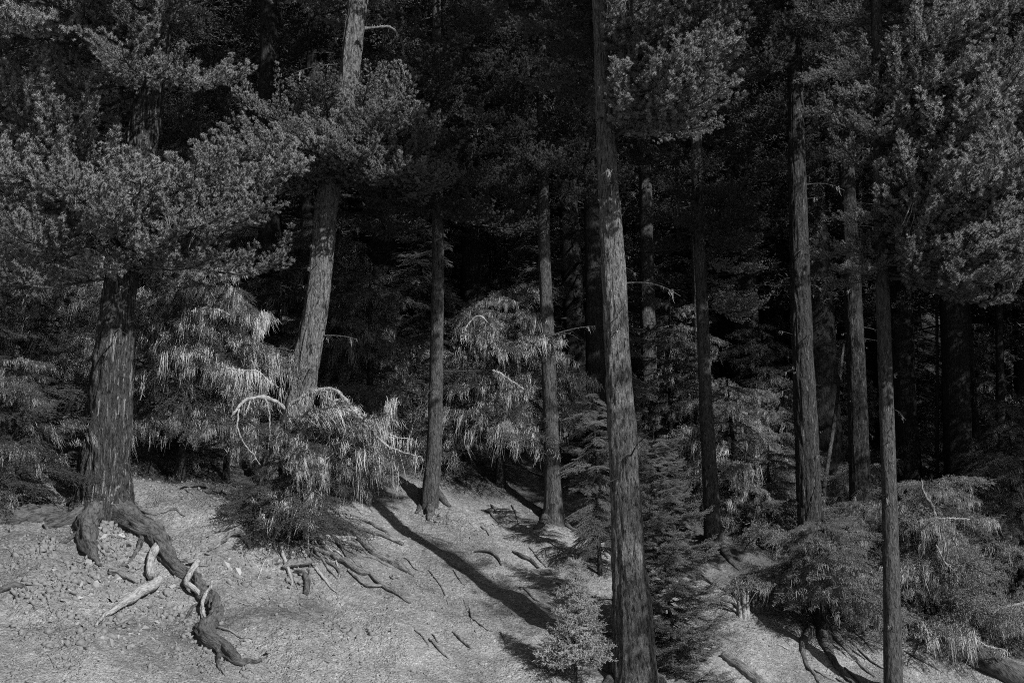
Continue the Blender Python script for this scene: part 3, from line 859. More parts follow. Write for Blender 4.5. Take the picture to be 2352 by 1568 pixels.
# the yew with bare arching limbs
J = make_tree('yew_tree', 'half dead yew on exposed roots with pale bare limbs arching to both sides', 24.6,
              [(680, 1250, 60), (668, 1180, 40), (655, 1100, 30), (651, 1000, 22), (655, 938, 15)], 0, M_BARK_DARK, 120, cat='yew tree', ns=40, step=0.06, amp=0.01, snag=True)
def zj(py): return zof(J, 655, py)
crown(J, zj(1190), zj(1090), 30, 1.3, 1.2, (-190, 10), (-12, 8), YEW, 2.0, YEW_G, 0.25)
crown(J, zj(1120), zj(960), 16, 1.3, 1.2, (-70, 10), (-6, 10), YEW, 2.0, YEW_L, 1.0)
crown(J, zj(1110), zj(960), 14, 0.8, 0.6, (-200, -40), (-14, 6), YEW, 2.0, YEW_G, 0.3)
for a, l, p, py in ((-8, 2.3, 14, 1020), (-22, 2.0, 20, 1000), (-2, 2.0, 6, 1050), (-45, 1.6, 24, 980), (12, 2.2, 12, 1010)):
    put_branch(J, zj(py), a, l, p, YEW, 2.0, YEW_L)

def px_tube(T, rows, D, name, mat, ns=7, n=28, wob=0.0, lich=None, dy=None, seed=0):
    """a limb drawn through (px, py, width px) at depth D (or D per row)"""
    P = []
    for k, r in enumerate(rows):
        d = D[k] if isinstance(D, (list, tuple)) else D
        c = pt(r[0], r[1], d)
        P.append([*c, px_size(r[2], d) / 2])
    sp = smooth_path(P, n)
    acc = Acc()
    rng = np.random.default_rng(seed + int(abs(rows[0][0])))
    ln_ = np.linspace(0, n * 0.35, n)
    sp[:, :3] += 0.03 * np.stack([noise3(np.stack([ln_, 0 * ln_ + seed, 0 * ln_ + 3 * j + rows[0][0]], -1)) for j in range(3)], -1)
    sp[:, 3] *= 1 + 0.25 * rng.normal(size=n).clip(-1.5, 1.5)
    add_tube(acc, sp[:, :3] - T.base, np.maximum(sp[:, 3], 0.003), ns)
    for _ in range(max(2, n // 9)):      # broken side twigs
        i_ = rng.integers(2, n - 1); v_ = norm(rng.normal(size=3) + [0, 0, -0.5]) * rng.uniform(0.05, 0.22)
        b_ = sp[i_, :3] - T.base
        add_tube(acc, [b_, b_ + v_ * 0.6 + rng.normal(0, 0.01, 3), b_ + v_ + [0, 0, -0.02]], [min(0.012, sp[i_, 3] * 0.6), 0.005, 0.002], 4, 0, False)
    if lich:
        m = sp[2:, :3][rng.random(n - 2) < lich[0]] - T.base
        m = m[rng.random(len(m)) < 0.6]
        strands(acc, m, lich[1] * (0.25 + 1.2 * rng.random(len(m)) ** 1.8), 0.007, rng, 1, int(lich[2] * 3.2), 0.05)
    return link(name, acc.mesh(name, [mat, M_LICHEN], [0]), T.root)

px_tube(J, [(655, 945, 11), (640, 925, 10), (615, 915, 10), (590, 912, 9), (562, 920, 8), (542, 942, 7), (531, 958, 4)], [24.6, 24.5, 24.4, 24.3, 24.2, 24.1, 24.1], 'bare_limb', M_DEAD, lich=(0.25, 0.12, 3))
px_tube(J, [(549, 938, 4), (545, 970, 4), (551, 1000, 3.5), (566, 1025, 3), (585, 1048, 3), (597, 1068, 2)], 24.1, 'bare_twig', M_DEAD, 5)
px_tube(J, [(609, 915, 4), (617, 940, 4), (620, 970, 4), (619, 1005, 3), (615, 1045, 2)], 24.3, 'bare_twig', M_DEAD, 5)
px_tube(J, [(655, 945, 10), (672, 925, 9), (700, 910, 8), (728, 897, 8), (762, 893, 8), (790, 912, 8), (815, 945, 7), (845, 975, 7), (880, 1018, 6), (925, 1038, 4), (968, 1048, 2)],
        [24.6, 24.5, 24.4, 24.3, 24.2, 24.1, 24.0, 23.9, 23.9, 23.9, 23.9], 'bare_limb', M_DEAD, n=48, lich=(0.9, 0.28, 9), seed=3)
px_tube(J, [(735, 905, 7), (760, 918, 7), (790, 922, 6), (830, 950, 5), (870, 985, 4), (900, 1000, 3), (950, 1010, 2)], 24.4, 'bare_limb', M_DEAD, n=40, lich=(0.95, 0.34, 9), seed=4)
px_tube(J, [(840, 970, 5), (870, 960, 4), (895, 930, 3), (905, 915, 2)], 24.0, 'bare_twig', M_DEAD, 5, lich=(0.9, 0.4, 8), seed=5)
px_tube(J, [(750, 896, 5), (749, 925, 5), (744, 960, 5), (737, 990, 4), (722, 1015, 3), (708, 1032, 2)], 24.1, 'bare_twig', M_DEAD, 5)
px_tube(J, [(668, 1035, 3), (680, 1055, 3), (700, 1068, 3), (728, 1066, 3), (752, 1052, 3), (772, 1034, 2)], 24.0, 'bare_twig', M_DEAD, 5)
px_tube(J, [(676, 1040, 3), (672, 1080, 3), (664, 1120, 3), (655, 1165, 2)], 24.0, 'bare_twig', M_DEAD, 5)
px_tube(J, [(765, 980, 3), (755, 1010, 3), (742, 1040, 2), (736, 1065, 2)], 24.0, 'bare_twig', M_DEAD, 5)
px_tube(J, [(672, 1165, 4), (669, 1200, 3.5), (664, 1240, 3), (660, 1272, 2)], 23.7, 'bare_twig', M_ROOT, 5)
px_tube(J, [(704, 1165, 4), (707, 1200, 4), (708, 1245, 3), (707, 1280, 2)], 23.7, 'bare_twig', M_ROOT, 5)
px_tube(J, [(599, 1165, 3), (597, 1195, 3), (604, 1225, 3), (610, 1248, 2)], 23.7, 'bare_twig', M_ROOT, 5)
# bleached boughs on the neighbours
def child_of(o):
    T = Tree(); T.root = o; T.base = np.array(o.location); return T
A_ = child_of(bpy.data.objects['yew_tree'])
px_tube(A_, [(420, 815, 4), (395, 812, 4), (372, 822, 4), (352, 845, 3.5), (335, 870, 3), (328, 895, 3), (322, 918, 2)], 25.0, 'bare_limb', M_DEAD, lich=(0.15, 0.2, 3))
px_tube(A_, [(520, 845, 4), (552, 850, 4), (590, 852, 3.5), (615, 872, 3), (640, 890, 2)], 25.0, 'bare_limb', M_DEAD, lich=(0.9, 0.32, 7), seed=8)
px_tube(A_, [(440, 715, 5), (470, 708, 5), (505, 712, 4), (530, 725, 3)], 25.2, 'bare_limb', M_DEAD, lich=(0.8, 0.3, 6), seed=9)
px_tube(A_, [(590, 755, 3), (602, 735, 3), (608, 715, 2)], 25.2, 'bare_limb', M_DEAD, lich=(1, 0.4, 9), seed=10)
px_tube(T2, [(838, 66, 9), (862, 64, 7), (890, 62, 6), (908, 72, 6), (920, 92, 5), (926, 112, 4), (926, 128, 3)], 26.6, 'bare_limb', M_ROOT, lich=(0.5, 0.14, 3))
F_ = child_of(bpy.data.objects['yew_tree.005'])
px_tube(F_, [(2152, 1230, 9), (2149, 1190, 13), (2140, 1160, 9), (2127, 1140, 6), (2118, 1118, 5), (2117, 1098, 2)], 26.6, 'dead_top', M_ROOT)
px_tube(F_, [(2152, 1190, 5), (2190, 1190, 4), (2228, 1192, 3)], 26.5, 'bare_limb', M_DEAD, lich=(0.8, 0.12, 4))
px_tube(F_, [(2150, 1250, 3), (2170, 1290, 3), (2195, 1315, 3), (2200, 1340, 2)], 26.3, 'bare_limb', M_DEAD, lich=(0.6, 0.15, 4))
G_ = child_of(bpy.data.objects['yew_tree.006'])
px_tube(G_, [(2365, 1380, 6), (2335, 1388, 6), (2300, 1395, 5), (2280, 1408, 3)], 26.0, 'bare_limb', M_DEAD, lich=(0.5, 0.12, 4))
px_tube(G_, [(2200, 1430, 4), (2235, 1455, 4), (2260, 1480, 3.5), (2300, 1490, 3), (2310, 1500, 2)], 26.0, 'bare_limb', M_DEAD, lich=(0.7, 0.16, 5))
C_ = child_of(bpy.data.objects['yew_tree.002'])
px_tube(C_, [(1130, 850, 6), (1150, 858, 5), (1175, 875, 4), (1205, 895, 3)], 28.6, 'bare_limb', M_DEAD, lich=(0.8, 0.2, 5))
px_tube(C_, [(1060, 780, 4), (1075, 745, 4), (1100, 725, 4), (1120, 740, 4)], 28.6, 'bare_limb', M_DEAD, lich=(0.3, 0.2, 5))
px_tube(C_, [(1150, 985, 4), (1165, 970, 4), (1170, 985, 3)], 28.4, 'bare_limb', M_DEAD, lich=(1, 0.22, 8))

# young conifers on both sides of the central trunk
bush('hemlock_sapling', 'bushy hemlock sapling with upturned tips at the right of the pale central trunk', 1555, 1590, 23.7, 985, 14, 150, 1.1, 0.5, 130, UPT, 1.6, None, top_px=1500, low=0.03, cat='hemlock', pitch=(-22, 16), jit=0.25)
bush('hemlock_sapling', 'dim feathery hemlock sapling behind the left side of the pale central trunk', 1378, 1310, 26.6, 880, 12, 74, 0.8, 0.42, 131, HEM, 1.6, None, top_px=1362, low=0.12, cat='hemlock', pitch=(-24, 20), jit=0.5)
bush('fir_sapling', 'small bright round fir sapling on the dirt to the left of the pale central trunk', 1322, 1540, 22.0, 1262, 8, 190, 0.54, 0.15, 132, SAP, 0.8, None, low=0.05, cat='sapling', pitch=(-16, 18), jit=0.28)

COLS = [(-300, 'left edge'), (270, 'big left fir'), (720, 'leaning fir'), (1003, 'slim middle fir'), (1257, 'dim slender fir'), (1425, 'pale central trunk'), (1612, 'dark leafed slender fir'),
        (1845, 'furrowed dark trunk'), (1966, 'speckled grey trunk'), (2036, 'thin front trunk'), (2195, 'widest black trunk'), (2420, 'right edge')]
ORD = ('front', 'second', 'third', 'fourth', 'fifth', 'sixth', 'seventh', 'hindmost')
def between(px):
    for (a, na), (b, nb) in zip(COLS, COLS[1:]):
        if px < b: break
    return (na, nb) if px - a < b - px else (nb, na)
MARKS = [(1003, 1170, 'slim middle fir'), (1270, 1200, 'dim slender fir'), (1100, 1310, 'trunk shadow'), (1322, 1480, 'small bright sapling'), (850, 1330, 'roots of the half dead yew'), (1030, 1360, 'forked root'), (1060, 1470, 'bent twig'),
         (470, 1350, 'thick snaking root'), (220, 1300, 'left leg of the big fir'), (690, 1330, 'broken root stub'), (30, 1355, 'root stump at the left edge'), (1706, 1410, 'splintered pale stump'), (1890, 1470, 'flared stump'),
         (2045, 1500, 'thin front trunk'), (2260, 1530, 'half buried log'), (1720, 1550, 'straight pale log'), (520, 1500, 'end of the thick root'), (1240, 1560, 'foot of the pale central trunk'), (300, 1390, 'bleached bending root')]
SEEN = {}
def by_mark(px, py, what):
    best = sorted(MARKS, key=lambda m: math.hypot(m[0] - px, m[1] - py))
    for m in best[:4]:
        dx, dy = px - m[0], py - m[1]
        side = ('right of' if dx > 0 else 'left of') if abs(dx) > abs(dy) else ('below' if dy > 0 else 'above')
        l = '%s %s the %s' % (what, side, m[2])
        if l not in SEEN:
            SEEN[l] = 1
            return l
    return l

# shaded understory deeper in, one model copied
def copy_tree(o, loc, rz, sc, label, group):
    c = o.copy(); COL.objects.link(c); c.location = loc; c.rotation_euler = (0, 0, rz); c.scale = (sc, sc, sc)
    c['label'] = label; c['group'] = group
    for ch in o.children:
        d = ch.copy(); COL.objects.link(d); d.parent = c
        for g in ch.children:
            e = g.copy(); COL.objects.link(e); e.parent = d
    return c

rnd = random.Random(5)
B_ = bpy.data.objects['yew_tree.001']
H_ = bpy.data.objects['hemlock_sapling.001']
spots = [(960, 1020, 34), (1060, 960, 37), (720, 960, 31), (560, 930, 32), (300, 960, 29), (130, 950, 29), (1420, 1050, 32), (1540, 1080, 33), (1760, 1130, 36), (1560, 1000, 38),
         (1930, 1160, 37), (2010, 1120, 40), (2120, 1120, 42), (2260, 1180, 38), (2330, 1180, 34), (1230, 1000, 36), (420, 900, 35), (880, 900, 40), (1660, 1010, 42)]
for k, (px, py, D) in enumerate(spots):
    c = pt(px, py, D)
    z = float(ground_z(np.array([c[0]]), np.array([c[1]]))[0])
    copy_tree(B_ if k % 3 else H_, (c[0], c[1], z), rnd.uniform(0, 6.28), rnd.uniform(0.8, 1.2) * (1.0 if k % 3 else 1.3),
              'shadowed %s young conifer %s, nearer the %s than %s' % ('drooping' if k % 3 else 'feathery', 'close behind' if D < 34 else 'deeper in', *between(px)), 'shaded undergrowth conifers behind the front trunks')

# ------------------------------------------------------------------ the forest behind
def far_crown_mesh(name, seed, H=24.0, h0=5.0, Rm=3.0):
    rng = np.random.default_rng(seed)
    acc = Acc(); P = []; Dv = []
    z = h0
    while z < H - 0.4:
        f = (z - h0) / (H - h0)
        for k in range(rng.integers(2, 4)):
            a = rng.uniform(0, 6.28)
            l = (Rm * (1 - f) ** 0.7 + 0.3) * rng.uniform(0.55, 1.15)
            d = np.array([math.cos(a), math.sin(a), 0]); sdv = np.array([-d[1], d[0], 0])
            ax = np.array([[0, 0, z], *(np.array([0, 0, z]) + d * (l * q) + UP * (-0.22 * l * q ** 1.5 + 0.1 * l * q ** 4) for q in (0.35, 0.7, 1.0))])
            add_tube(acc, ax, [0.03 * l * 0.5, 0.02 * l * 0.5, 0.01, 0.005], 3, 0, False)
            n = int(70 * l / 2.5)
            q = rng.uniform(0.15, 1, n) ** 0.8
            p = np.stack([np.interp(q, (0, 0.35, 0.7, 1), ax[:, j]) for j in range(3)], -1)
            off = rng.uniform(-1, 1, n) * 0.38 * l * (1 - q * 0.75)
            p = p + sdv * off[:, None] + UP * rng.normal(0, 0.10, n)[:, None] - UP * (np.abs(off) * 0.15)[:, None]
            P.append(p); Dv.append(d * 0.6 + sdv * np.sign(off)[:, None] * 0.7 + rand_dirs(rng, n) * 0.5 + UP * 0.25)
        z += rng.uniform(0.22, 0.4)
    P = np.concatenate(P); Dv = np.concatenate(Dv)
    needles(acc, P, Dv, rng.uniform(0.2, 0.4, len(P)), rng.uniform(0.07, 0.11, len(P)), 9, 0.03, 1, rng)
    return acc.mesh(name, [M_TWIG, M_YEW_FIR_SHADE])  # dark needle colour paints the deep wood's shade onto these firs

FARC = [far_crown_mesh('crown', 200 + k, 24 + 2 * k, (4.0, 6.0, 3.0)[k], (3.0, 2.7, 3.3)[k]) for k in range(3)]
FART = [trunk_mesh('trunk', [[0, 0, -0.8, 0.42], [0, 0, 0.3, 0.36], [0.1, 0, 8, 0.28], [0.1, 0.1, 24 + 2 * k, 0.03]], M_BARK_DARK, 20, 0.5, 12, seed=60 + k, amp=0.012) for k in range(3)]
rnd = random.Random(11)
placed = []
def far_tree(x, y, label, group, k=None):
    k = rnd.randrange(3) if k is None else k
    z = float(ground_base(np.array([x]), np.array([y]))[0])
    s = rnd.uniform(0.85, 1.25)
    t = thing('fir_tree', label, 'fir tree', (x, y, z), group)
    t.rotation_euler = (R(rnd.uniform(-2, 2)), R(rnd.uniform(-2, 2)), rnd.uniform(0, 6.28)); t.scale = (s, s, s)
    link('trunk', FART[k], t); link('crown', FARC[k], t)
    placed.append((x, y))
for row, (y0, gap) in enumerate(((37, 2.9), (41, 2.9), (45.5, 3.1), (50, 3.4), (56, 3.6), (63, 4.0), (71, 4.6), (80, 5.5))):
    x = -0.40 * y0 - 3 + (row % 2) * gap / 2
    while x < 0.40 * y0 + 5:
        xx, yy = x + rnd.uniform(-0.9, 0.9), y0 + rnd.uniform(-1.3, 1.3)
        far_tree(xx, yy, 'dark conifer, %s back row, nearer the %s than %s' % (ORD[row], *between(1176 + F * xx / yy)), 'dark conifers deep in the forest')
        x += gap
# the wood goes on beyond both edges, some at right added for shade
for x, y in ((-13, 27), (-15, 32), (-12.5, 36), (-17, 24), (-18, 40), (15, 30), (17, 28), (16, 33), (14.2, 27), (17, 37), (22, 33), (20, 41), (-20, 30), (24, 38)):
    far_tree(x, y, 'unseen conifer beyond the %s edge of the view' % ('left' if x < 0 else 'right'), 'conifers beyond the edges of the view')

far_tree(8.2, 15.4, 'unseen young conifer added to shade the central trunk, beyond the lower right edge', 'conifers beyond the edges of the view', 2)  # unseen tree added to shade the foot of the central trunk
_t = max((o for o in scene.objects if o.name.startswith('fir_tree')), key=lambda o: -abs(o.location.y - 15.4) - abs(o.location.x - 8.2))
_t.scale = (0.5, 0.5, 0.5)

# ------------------------------------------------------------------ roots, logs, sticks
def ground_path(rows, n, sink=0.35):
    """rows (px, py, width px): a line lying on the slope; returns points and radii"""
    P = []
    for px, py, w in rows:
        h = hit(px, py)
        r = px_size(w, h[1]) / 2
        P.append([h[0], h[1], h[2], r])
    sp = smooth_path(P, n)
    sp[:, 3] = np.maximum(sp[:, 3], 0.004)
    gz = ground_z(sp[:, 0], sp[:, 1])
    sp[:, 2] = 0.4 * sp[:, 2] + 0.6 * gz
    sp[:, 2] = np.maximum(sp[:, 2], gz - 0.2 * sp[:, 3]) + sp[:, 3] * (1 - 2 * sink) * 0.9
    return sp

def rough_tube(acc, sp, ns, seed, amp=0.18, base=(0, 0, 0), flat_end=False):
    P = sp[:, :3]; rad = sp[:, 3]
    t = norm(np.gradient(P, axis=0))
    b = norm(np.cross(t, np.array([0.1, 0.05, 1.0]))); nn = np.cross(b, t)
    an = np.arange(ns) / ns * 2 * np.pi
    ln = np.concatenate([[0], np.cumsum(np.linalg.norm(np.diff(P, axis=0), axis=1))])
    A, S = np.meshgrid(an, ln)
    Rm = np.repeat(np.maximum(rad, 0.01)[:, None], ns, 1)
    tw = 0.5 * S + 0.8 * np.sin(S * 1.3 + seed)
    q = np.stack([np.cos(A + tw) * 1.7 + seed, np.sin(A + tw) * 1.7, S * 1.6], -1).reshape(-1, 3)
    q2 = np.stack([np.cos(A + tw) * 5 + seed, np.sin(A + tw) * 5, S * 1.2], -1).reshape(-1, 3)
    q3 = np.stack([np.cos(A + tw) * 2.6 + seed, np.sin(A + tw) * 2.6, S * 5.0], -1).reshape(-1, 3)
    d = (noise3(q) * 1.1 + 0.9 * (np.abs(noise3(q2)) * 2 - 0.4) + 0.5 * noise3(q3)).reshape(A.shape) * amp * 1.6
    Rr = rad[:, None] * (1 + d)
    V = P[:, None] + Rr[..., None] * (np.cos(A)[..., None] * b[:, None] + np.sin(A)[..., None] * nn[:, None]) - np.asarray(base)
    acc.add(V, tube_faces(len(P), ns))
    acc.add(V[-1], [list(range(ns))]); acc.add(V[0], [list(range(ns))[::-1]])
    g = np.stack([np.cos(A + tw) * Rm, np.sin(A + tw) * Rm, S * 0.26 + seed], -1)
    acc.grain = np.concatenate([g.reshape(-1, 3), g[-1], g[0]])

def grain_mesh(acc, name, mat):
    me = acc.mesh(name, [mat], True)
    at = me.attributes.new('grain', 'FLOAT_VECTOR', 'POINT')
    at.data.foreach_set('vector', acc.grain.astype(np.float32).ravel())
    return me

def root_part(T, rows, mat, seed, n=70, ns=16, amp=0.18, label=None, sink=0.35):
    sp = ground_path(rows, n, sink)
    acc = Acc(); rough_tube(acc, sp, ns, seed, amp, T.base)
    o = link('root', grain_mesh(acc, 'root', mat), T.root)
    if label: o['label'] = label
    return o

root_part(T1, [(250, 1160, 40), (280, 1190, 60), (322, 1224, 54), (360, 1248, 50), (386, 1288, 38), (408, 1316, 30), (448, 1336, 28), (462, 1372, 33), (491, 1396, 35), (493, 1430, 33), (468, 1455, 45), (480, 1482, 50), (518, 1502, 40), (543, 1525, 25), (572, 1519, 13), (600, 1517, 7)],
          M_BARK_G, 1.3, 220, 30, 0.28, 'thick dark root snaking down the dirt to the lower edge', 0.25)
root_part(T1, [(240, 1158, 30), (216, 1184, 50), (199, 1220, 54), (203, 1258, 42), (214, 1284, 26), (232, 1302, 8)], M_BARK_G, 2.1, 90, 24, 0.28, None, 0.3)
root_part(T1, [(205, 1160, 40), (172, 1186, 40), (140, 1203, 30), (100, 1213, 16)], M_BARK_G, 2.9, 40, 18, 0.2, None, 0.4)
root_part(T1, [(356, 1246, 10), (364, 1268, 20), (350, 1290, 20), (343, 1318, 18), (347, 1340, 18), (362, 1350, 22), (342, 1370, 24), (312, 1386, 23), (285, 1399, 19), (262, 1412, 15), (238, 1423, 11), (220, 1442, 6)],
          M_DEAD_G, 3.3, 110, 16, 0.14, 'bleached smooth root bending back to the left', -0.5)
root_part(T1, [(432, 1302, 8), (452, 1310, 14), (440, 1330, 15), (427, 1355, 14), (440, 1368, 14), (472, 1386, 8)], M_DEAD_G, 4.1, 60, 12, 0.14, 'bleached strip of root lying along the thick dark root', -1.1)
root_part(T1, [(486, 1352, 6), (482, 1372, 8), (470, 1392, 9), (464, 1410, 8), (472, 1438, 5)], M_DEAD_G, 4.7, 50, 10, 0.1, None, -2.6)
for k, rows in enumerate(([(330, 1232, 16), (318, 1262, 11), (300, 1288, 7), (276, 1300, 3)], [(398, 1296, 12), (430, 1290, 8), (462, 1300, 5), (490, 1296, 2)], [(470, 1378, 10), (440, 1400, 7), (424, 1424, 4), (402, 1436, 2)],
                          [(490, 1440, 10), (524, 1448, 7), (552, 1466, 4), (580, 1468, 2)], [(505, 1500, 12), (500, 1528, 8), (512, 1548, 4)], [(210, 1235, 16), (240, 1262, 9), (262, 1270, 4)], [(188, 1215, 14), (160, 1240, 8), (138, 1246, 4)], [(290, 1165, 22), (340, 1180, 12), (392, 1172, 7), (425, 1185, 3)])):
    root_part(T1, rows, (M_BARK_G, M_ROOT_G)[k % 2], 31 + k * 0.9, 40, 9, 0.28, None, 0.1)
root_part(T1, [(385, 1300, 5), (402, 1306, 6), (422, 1308, 6)], M_ROOT_G, 5.2, 24, 8, 0.15)
JT = J
root_part(JT, [(690, 1250, 8), (740, 1270, 12), (780, 1290, 15), (820, 1313, 19), (850, 1320, 14), (872, 1342, 14), (902, 1360, 13), (942, 1386, 5)], M_ROOT_G, 6.1, 90, 12, 0.2, None, 0.1)
root_part(JT, [(735, 1212, 8), (800, 1230, 13), (832, 1248, 16), (862, 1277, 20), (905, 1298, 21), (950, 1322, 7)], M_ROOT_G, 6.7, 80, 14, 0.2, None, 0.15)
root_part(JT, [(745, 1196, 8), (820, 1215, 12), (880, 1232, 10), (926, 1252, 8)], M_ROOT_G, 7.4, 60, 10, 0.2, None, 0.15)
root_part(JT, [(770, 1180, 7), (830, 1195, 9), (870, 1215, 9), (905, 1240, 5)], M_ROOT_G, 7.9, 50, 10, 0.2, None, 0.15)
root_part(JT, [(800, 1312, 7), (835, 1345, 9), (860, 1350, 9), (885, 1348, 6)], M_ROOT_G, 8.3, 50, 10, 0.2, None, -0.2)
root_part(JT, [(730, 1268, 5), (750, 1300, 6), (775, 1330, 4)], M_ROOT_G, 8.8, 30, 8, 0.2, None, 0.1)
root_part(JT, [(478, 1268, 4), (505, 1252, 6), (530, 1234, 12), (552, 1234, 16), (568, 1250, 12), (574, 1262, 6)], M_ROOT_G, 9.2, 50, 12, 0.2, None, -0.3)
root_part(JT, [(560, 1262, 5), (590, 1225, 8), (620, 1205, 14), (660, 1200, 20)], M_BARK_G, 9.7, 40, 10, 0.2)
root_part(JT, [(628, 1240, 5), (618, 1270, 5), (600, 1310, 4), (590, 1340, 2)], M_DEAD_G, 9.9, 40, 8, 0.1, None, -0.3)
rr = random.Random(9)
for k in range(26):
    x0, y0 = 700 + rr.uniform(-60, 90), 1215 + rr.uniform(-25, 45)
    l = rr.uniform(50, 190); a = R(rr.gauss(30, 14) if rr.random() < 0.75 else rr.uniform(60, 170))
    rows = [(x0 + math.cos(a) * l * f + rr.uniform(-6, 6), y0 + math.sin(a) * l * f + rr.uniform(-6, 6), w) for f, w in ((0, rr.uniform(5, 11)), (0.3, rr.uniform(5, 11)), (0.6, rr.uniform(4, 9)), (0.85, rr.uniform(3, 7)), (1, 2))]
    root_part(JT, rows, (M_ROOT_G, M_BARK_G, M_ROOT_G, M_DEAD_G)[k % 4] if k % 8 else M_DEAD_G, 20 + k * 0.7, 40, 8, 0.28, None, rr.uniform(-0.3, 0.3))
root_part(T3, [(975, 1130, 26), (968, 1160, 14), (955, 1180, 6)], M_BARK_G, 10.4, 24, 10)
root_part(T3, [(1000, 1130, 26), (1018, 1150, 16), (1034, 1165, 8)], M_BARK_G, 10.9, 24, 10)
root_part(T3, [(990, 1155, 26), (988, 1180, 22), (985, 1196, 8)], M_BARK_G, 11.2, 24, 12)
root_part(T4, [(1260, 1180, 28), (1244, 1205, 16), (1225, 1215, 6)], M_BARK_G, 11.6, 24, 10)
root_part(T4, [(1285, 1185, 26), (1300, 1205, 14), (1318, 1220, 6)], M_BARK_G, 12.2, 24, 10)
for rows in ([(1425, 1545, 40), (1398, 1570, 26), (1370, 1600, 10)], [(1490, 1548, 40), (1520, 1570, 24), (1545, 1600, 8)], [(1455, 1565, 44), (1450, 1600, 26), (1440, 1640, 8)]):
    root_part(T5, rows, M_BARK_G, 15.3 + rows[0][0] * 0.01, 24, 12)
root_part(T6, [(1655, 1250, 30), (1675, 1285, 18), (1700, 1310, 8)], M_BARK_G, 12.8, 30, 10)
root_part(T6, [(1630, 1250, 30), (1622, 1280, 16), (1612, 1300, 8)], M_BARK_G, 13.3, 30, 10)
E_ = child_of(bpy.data.objects['yew_tree.004'])
for k, rows in enumerate(([(1870, 1440, 30), (1845, 1475, 16), (1850, 1520, 10), (1880, 1568, 6)], [(1905, 1445, 30), (1935, 1480, 14), (1970, 1520, 9), (2010, 1555, 6)], [(1890, 1450, 34), (1905, 1500, 22), (1930, 1540, 12), (1960, 1568, 8)], [(1900, 1420, 20), (1960, 1450, 10), (2010, 1500, 6)])):
    root_part(E_, rows, M_ROOT_G if k % 2 else M_BARK_G, 14 + k * 0.7, 50, 12)

def lying(name, label, cat, rows, mat, seed, n=60, ns=14, amp=0.12, group=None, sink=0.25):
    sp = ground_path(rows, n, sink)
    b = sp[n // 2, :3].copy()
    acc = Acc(); rough_tube(acc, sp, ns, seed, amp, b)
    return tag(link(name, grain_mesh(acc, name, mat), None, b), label, cat, group)

lying('fallen_log', 'dark mossy log lying left from the foot of the big left fir', 'log', [(165, 1185, 44), (90, 1188, 50), (0, 1196, 52), (-80, 1204, 50)], M_BARK_G, 21, 70, 24, 0.26, None, 0.45)
lying('fallen_log', 'straight pale log sliding down the dirt beside the bushy hemlock sapling', 'log', [(1662, 1508, 20), (1690, 1530, 24), (1730, 1562, 27), (1780, 1602, 28)], M_ROOT_G, 22, 40, 18, 0.06)
lying('fallen_log', 'large half buried log descending into the lower right corner', 'log', [(2170, 1478, 46), (2240, 1520, 54), (2320, 1560, 60), (2400, 1600, 60)], M_BARK_G, 23, 50, 20, 0.1)
lying('root_stub', 'broken weathered root stub poking from the dirt below the half dead yew', 'root', [(650, 1312, 10), (672, 1308, 20), (700, 1303, 20), (722, 1296, 8)], M_ROOT_G, 24, 30, 14, 0.22, None, -0.3)
lying('root_stub', 'curved dark root end hanging below the broken root stub', 'root', [(675, 1318, 8), (694, 1322, 12), (706, 1342, 15), (704, 1368, 13)], M_BARK_G, 25, 30, 12, 0.18, None, -0.2)
lying('root_stub', 'short thick dead root left of the bleached bending root', 'root', [(248, 1318, 14), (270, 1322, 18), (292, 1330, 15), (316, 1342, 7)], M_ROOT_G, 26, 30, 14, 0.2, None, 0.0)
lying('root_stub', 'dark root stump at the left edge of the dirt', 'root', [(-5, 1362, 12), (25, 1352, 18), (50, 1352, 14), (62, 1358, 6)], M_BARK_G, 27, 30, 12, 0.2, None, 0.1)
lying('stick', 'thin curved stick crossing the trunk shadow on the dirt', 'stick', [(1090, 1268, 4), (1120, 1270, 6), (1140, 1282, 6), (1152, 1300, 4)], M_BARK_G, 28, 30, 8, 0.2, None, -0.4)
lying('stick', 'knobbly dark stick on the dirt above the bright sapling', 'stick', [(1178, 1268, 6), (1200, 1282, 11), (1220, 1290, 10), (1236, 1306, 6)], M_BARK_G, 29, 30, 10, 0.3, None, 0.0)
lying('stick', 'short bent twig on the open dirt below the trunk shadow', 'stick', [(1040, 1452, 4), (1058, 1470, 7), (1082, 1490, 4)], M_ROOT_G, 30, 24, 8, 0.2, None, -0.1)
lying('stick', 'thin forked root trailing down the middle of the sunlit dirt', 'stick', [(985, 1310, 3), (1005, 1335, 4), (1020, 1362, 4), (1030, 1390, 3)], M_ROOT_G, 31, 30, 6, 0.2, None, 0.0)
lying('stick', 'pale stick across the dirt left of the flared stump', 'stick', [(1700, 1345, 5), (1735, 1375, 6), (1768, 1395, 5), (1812, 1412, 3)], M_DEAD_G, 32, 30, 8, 0.1, None, -0.6)
rs = random.Random(77)
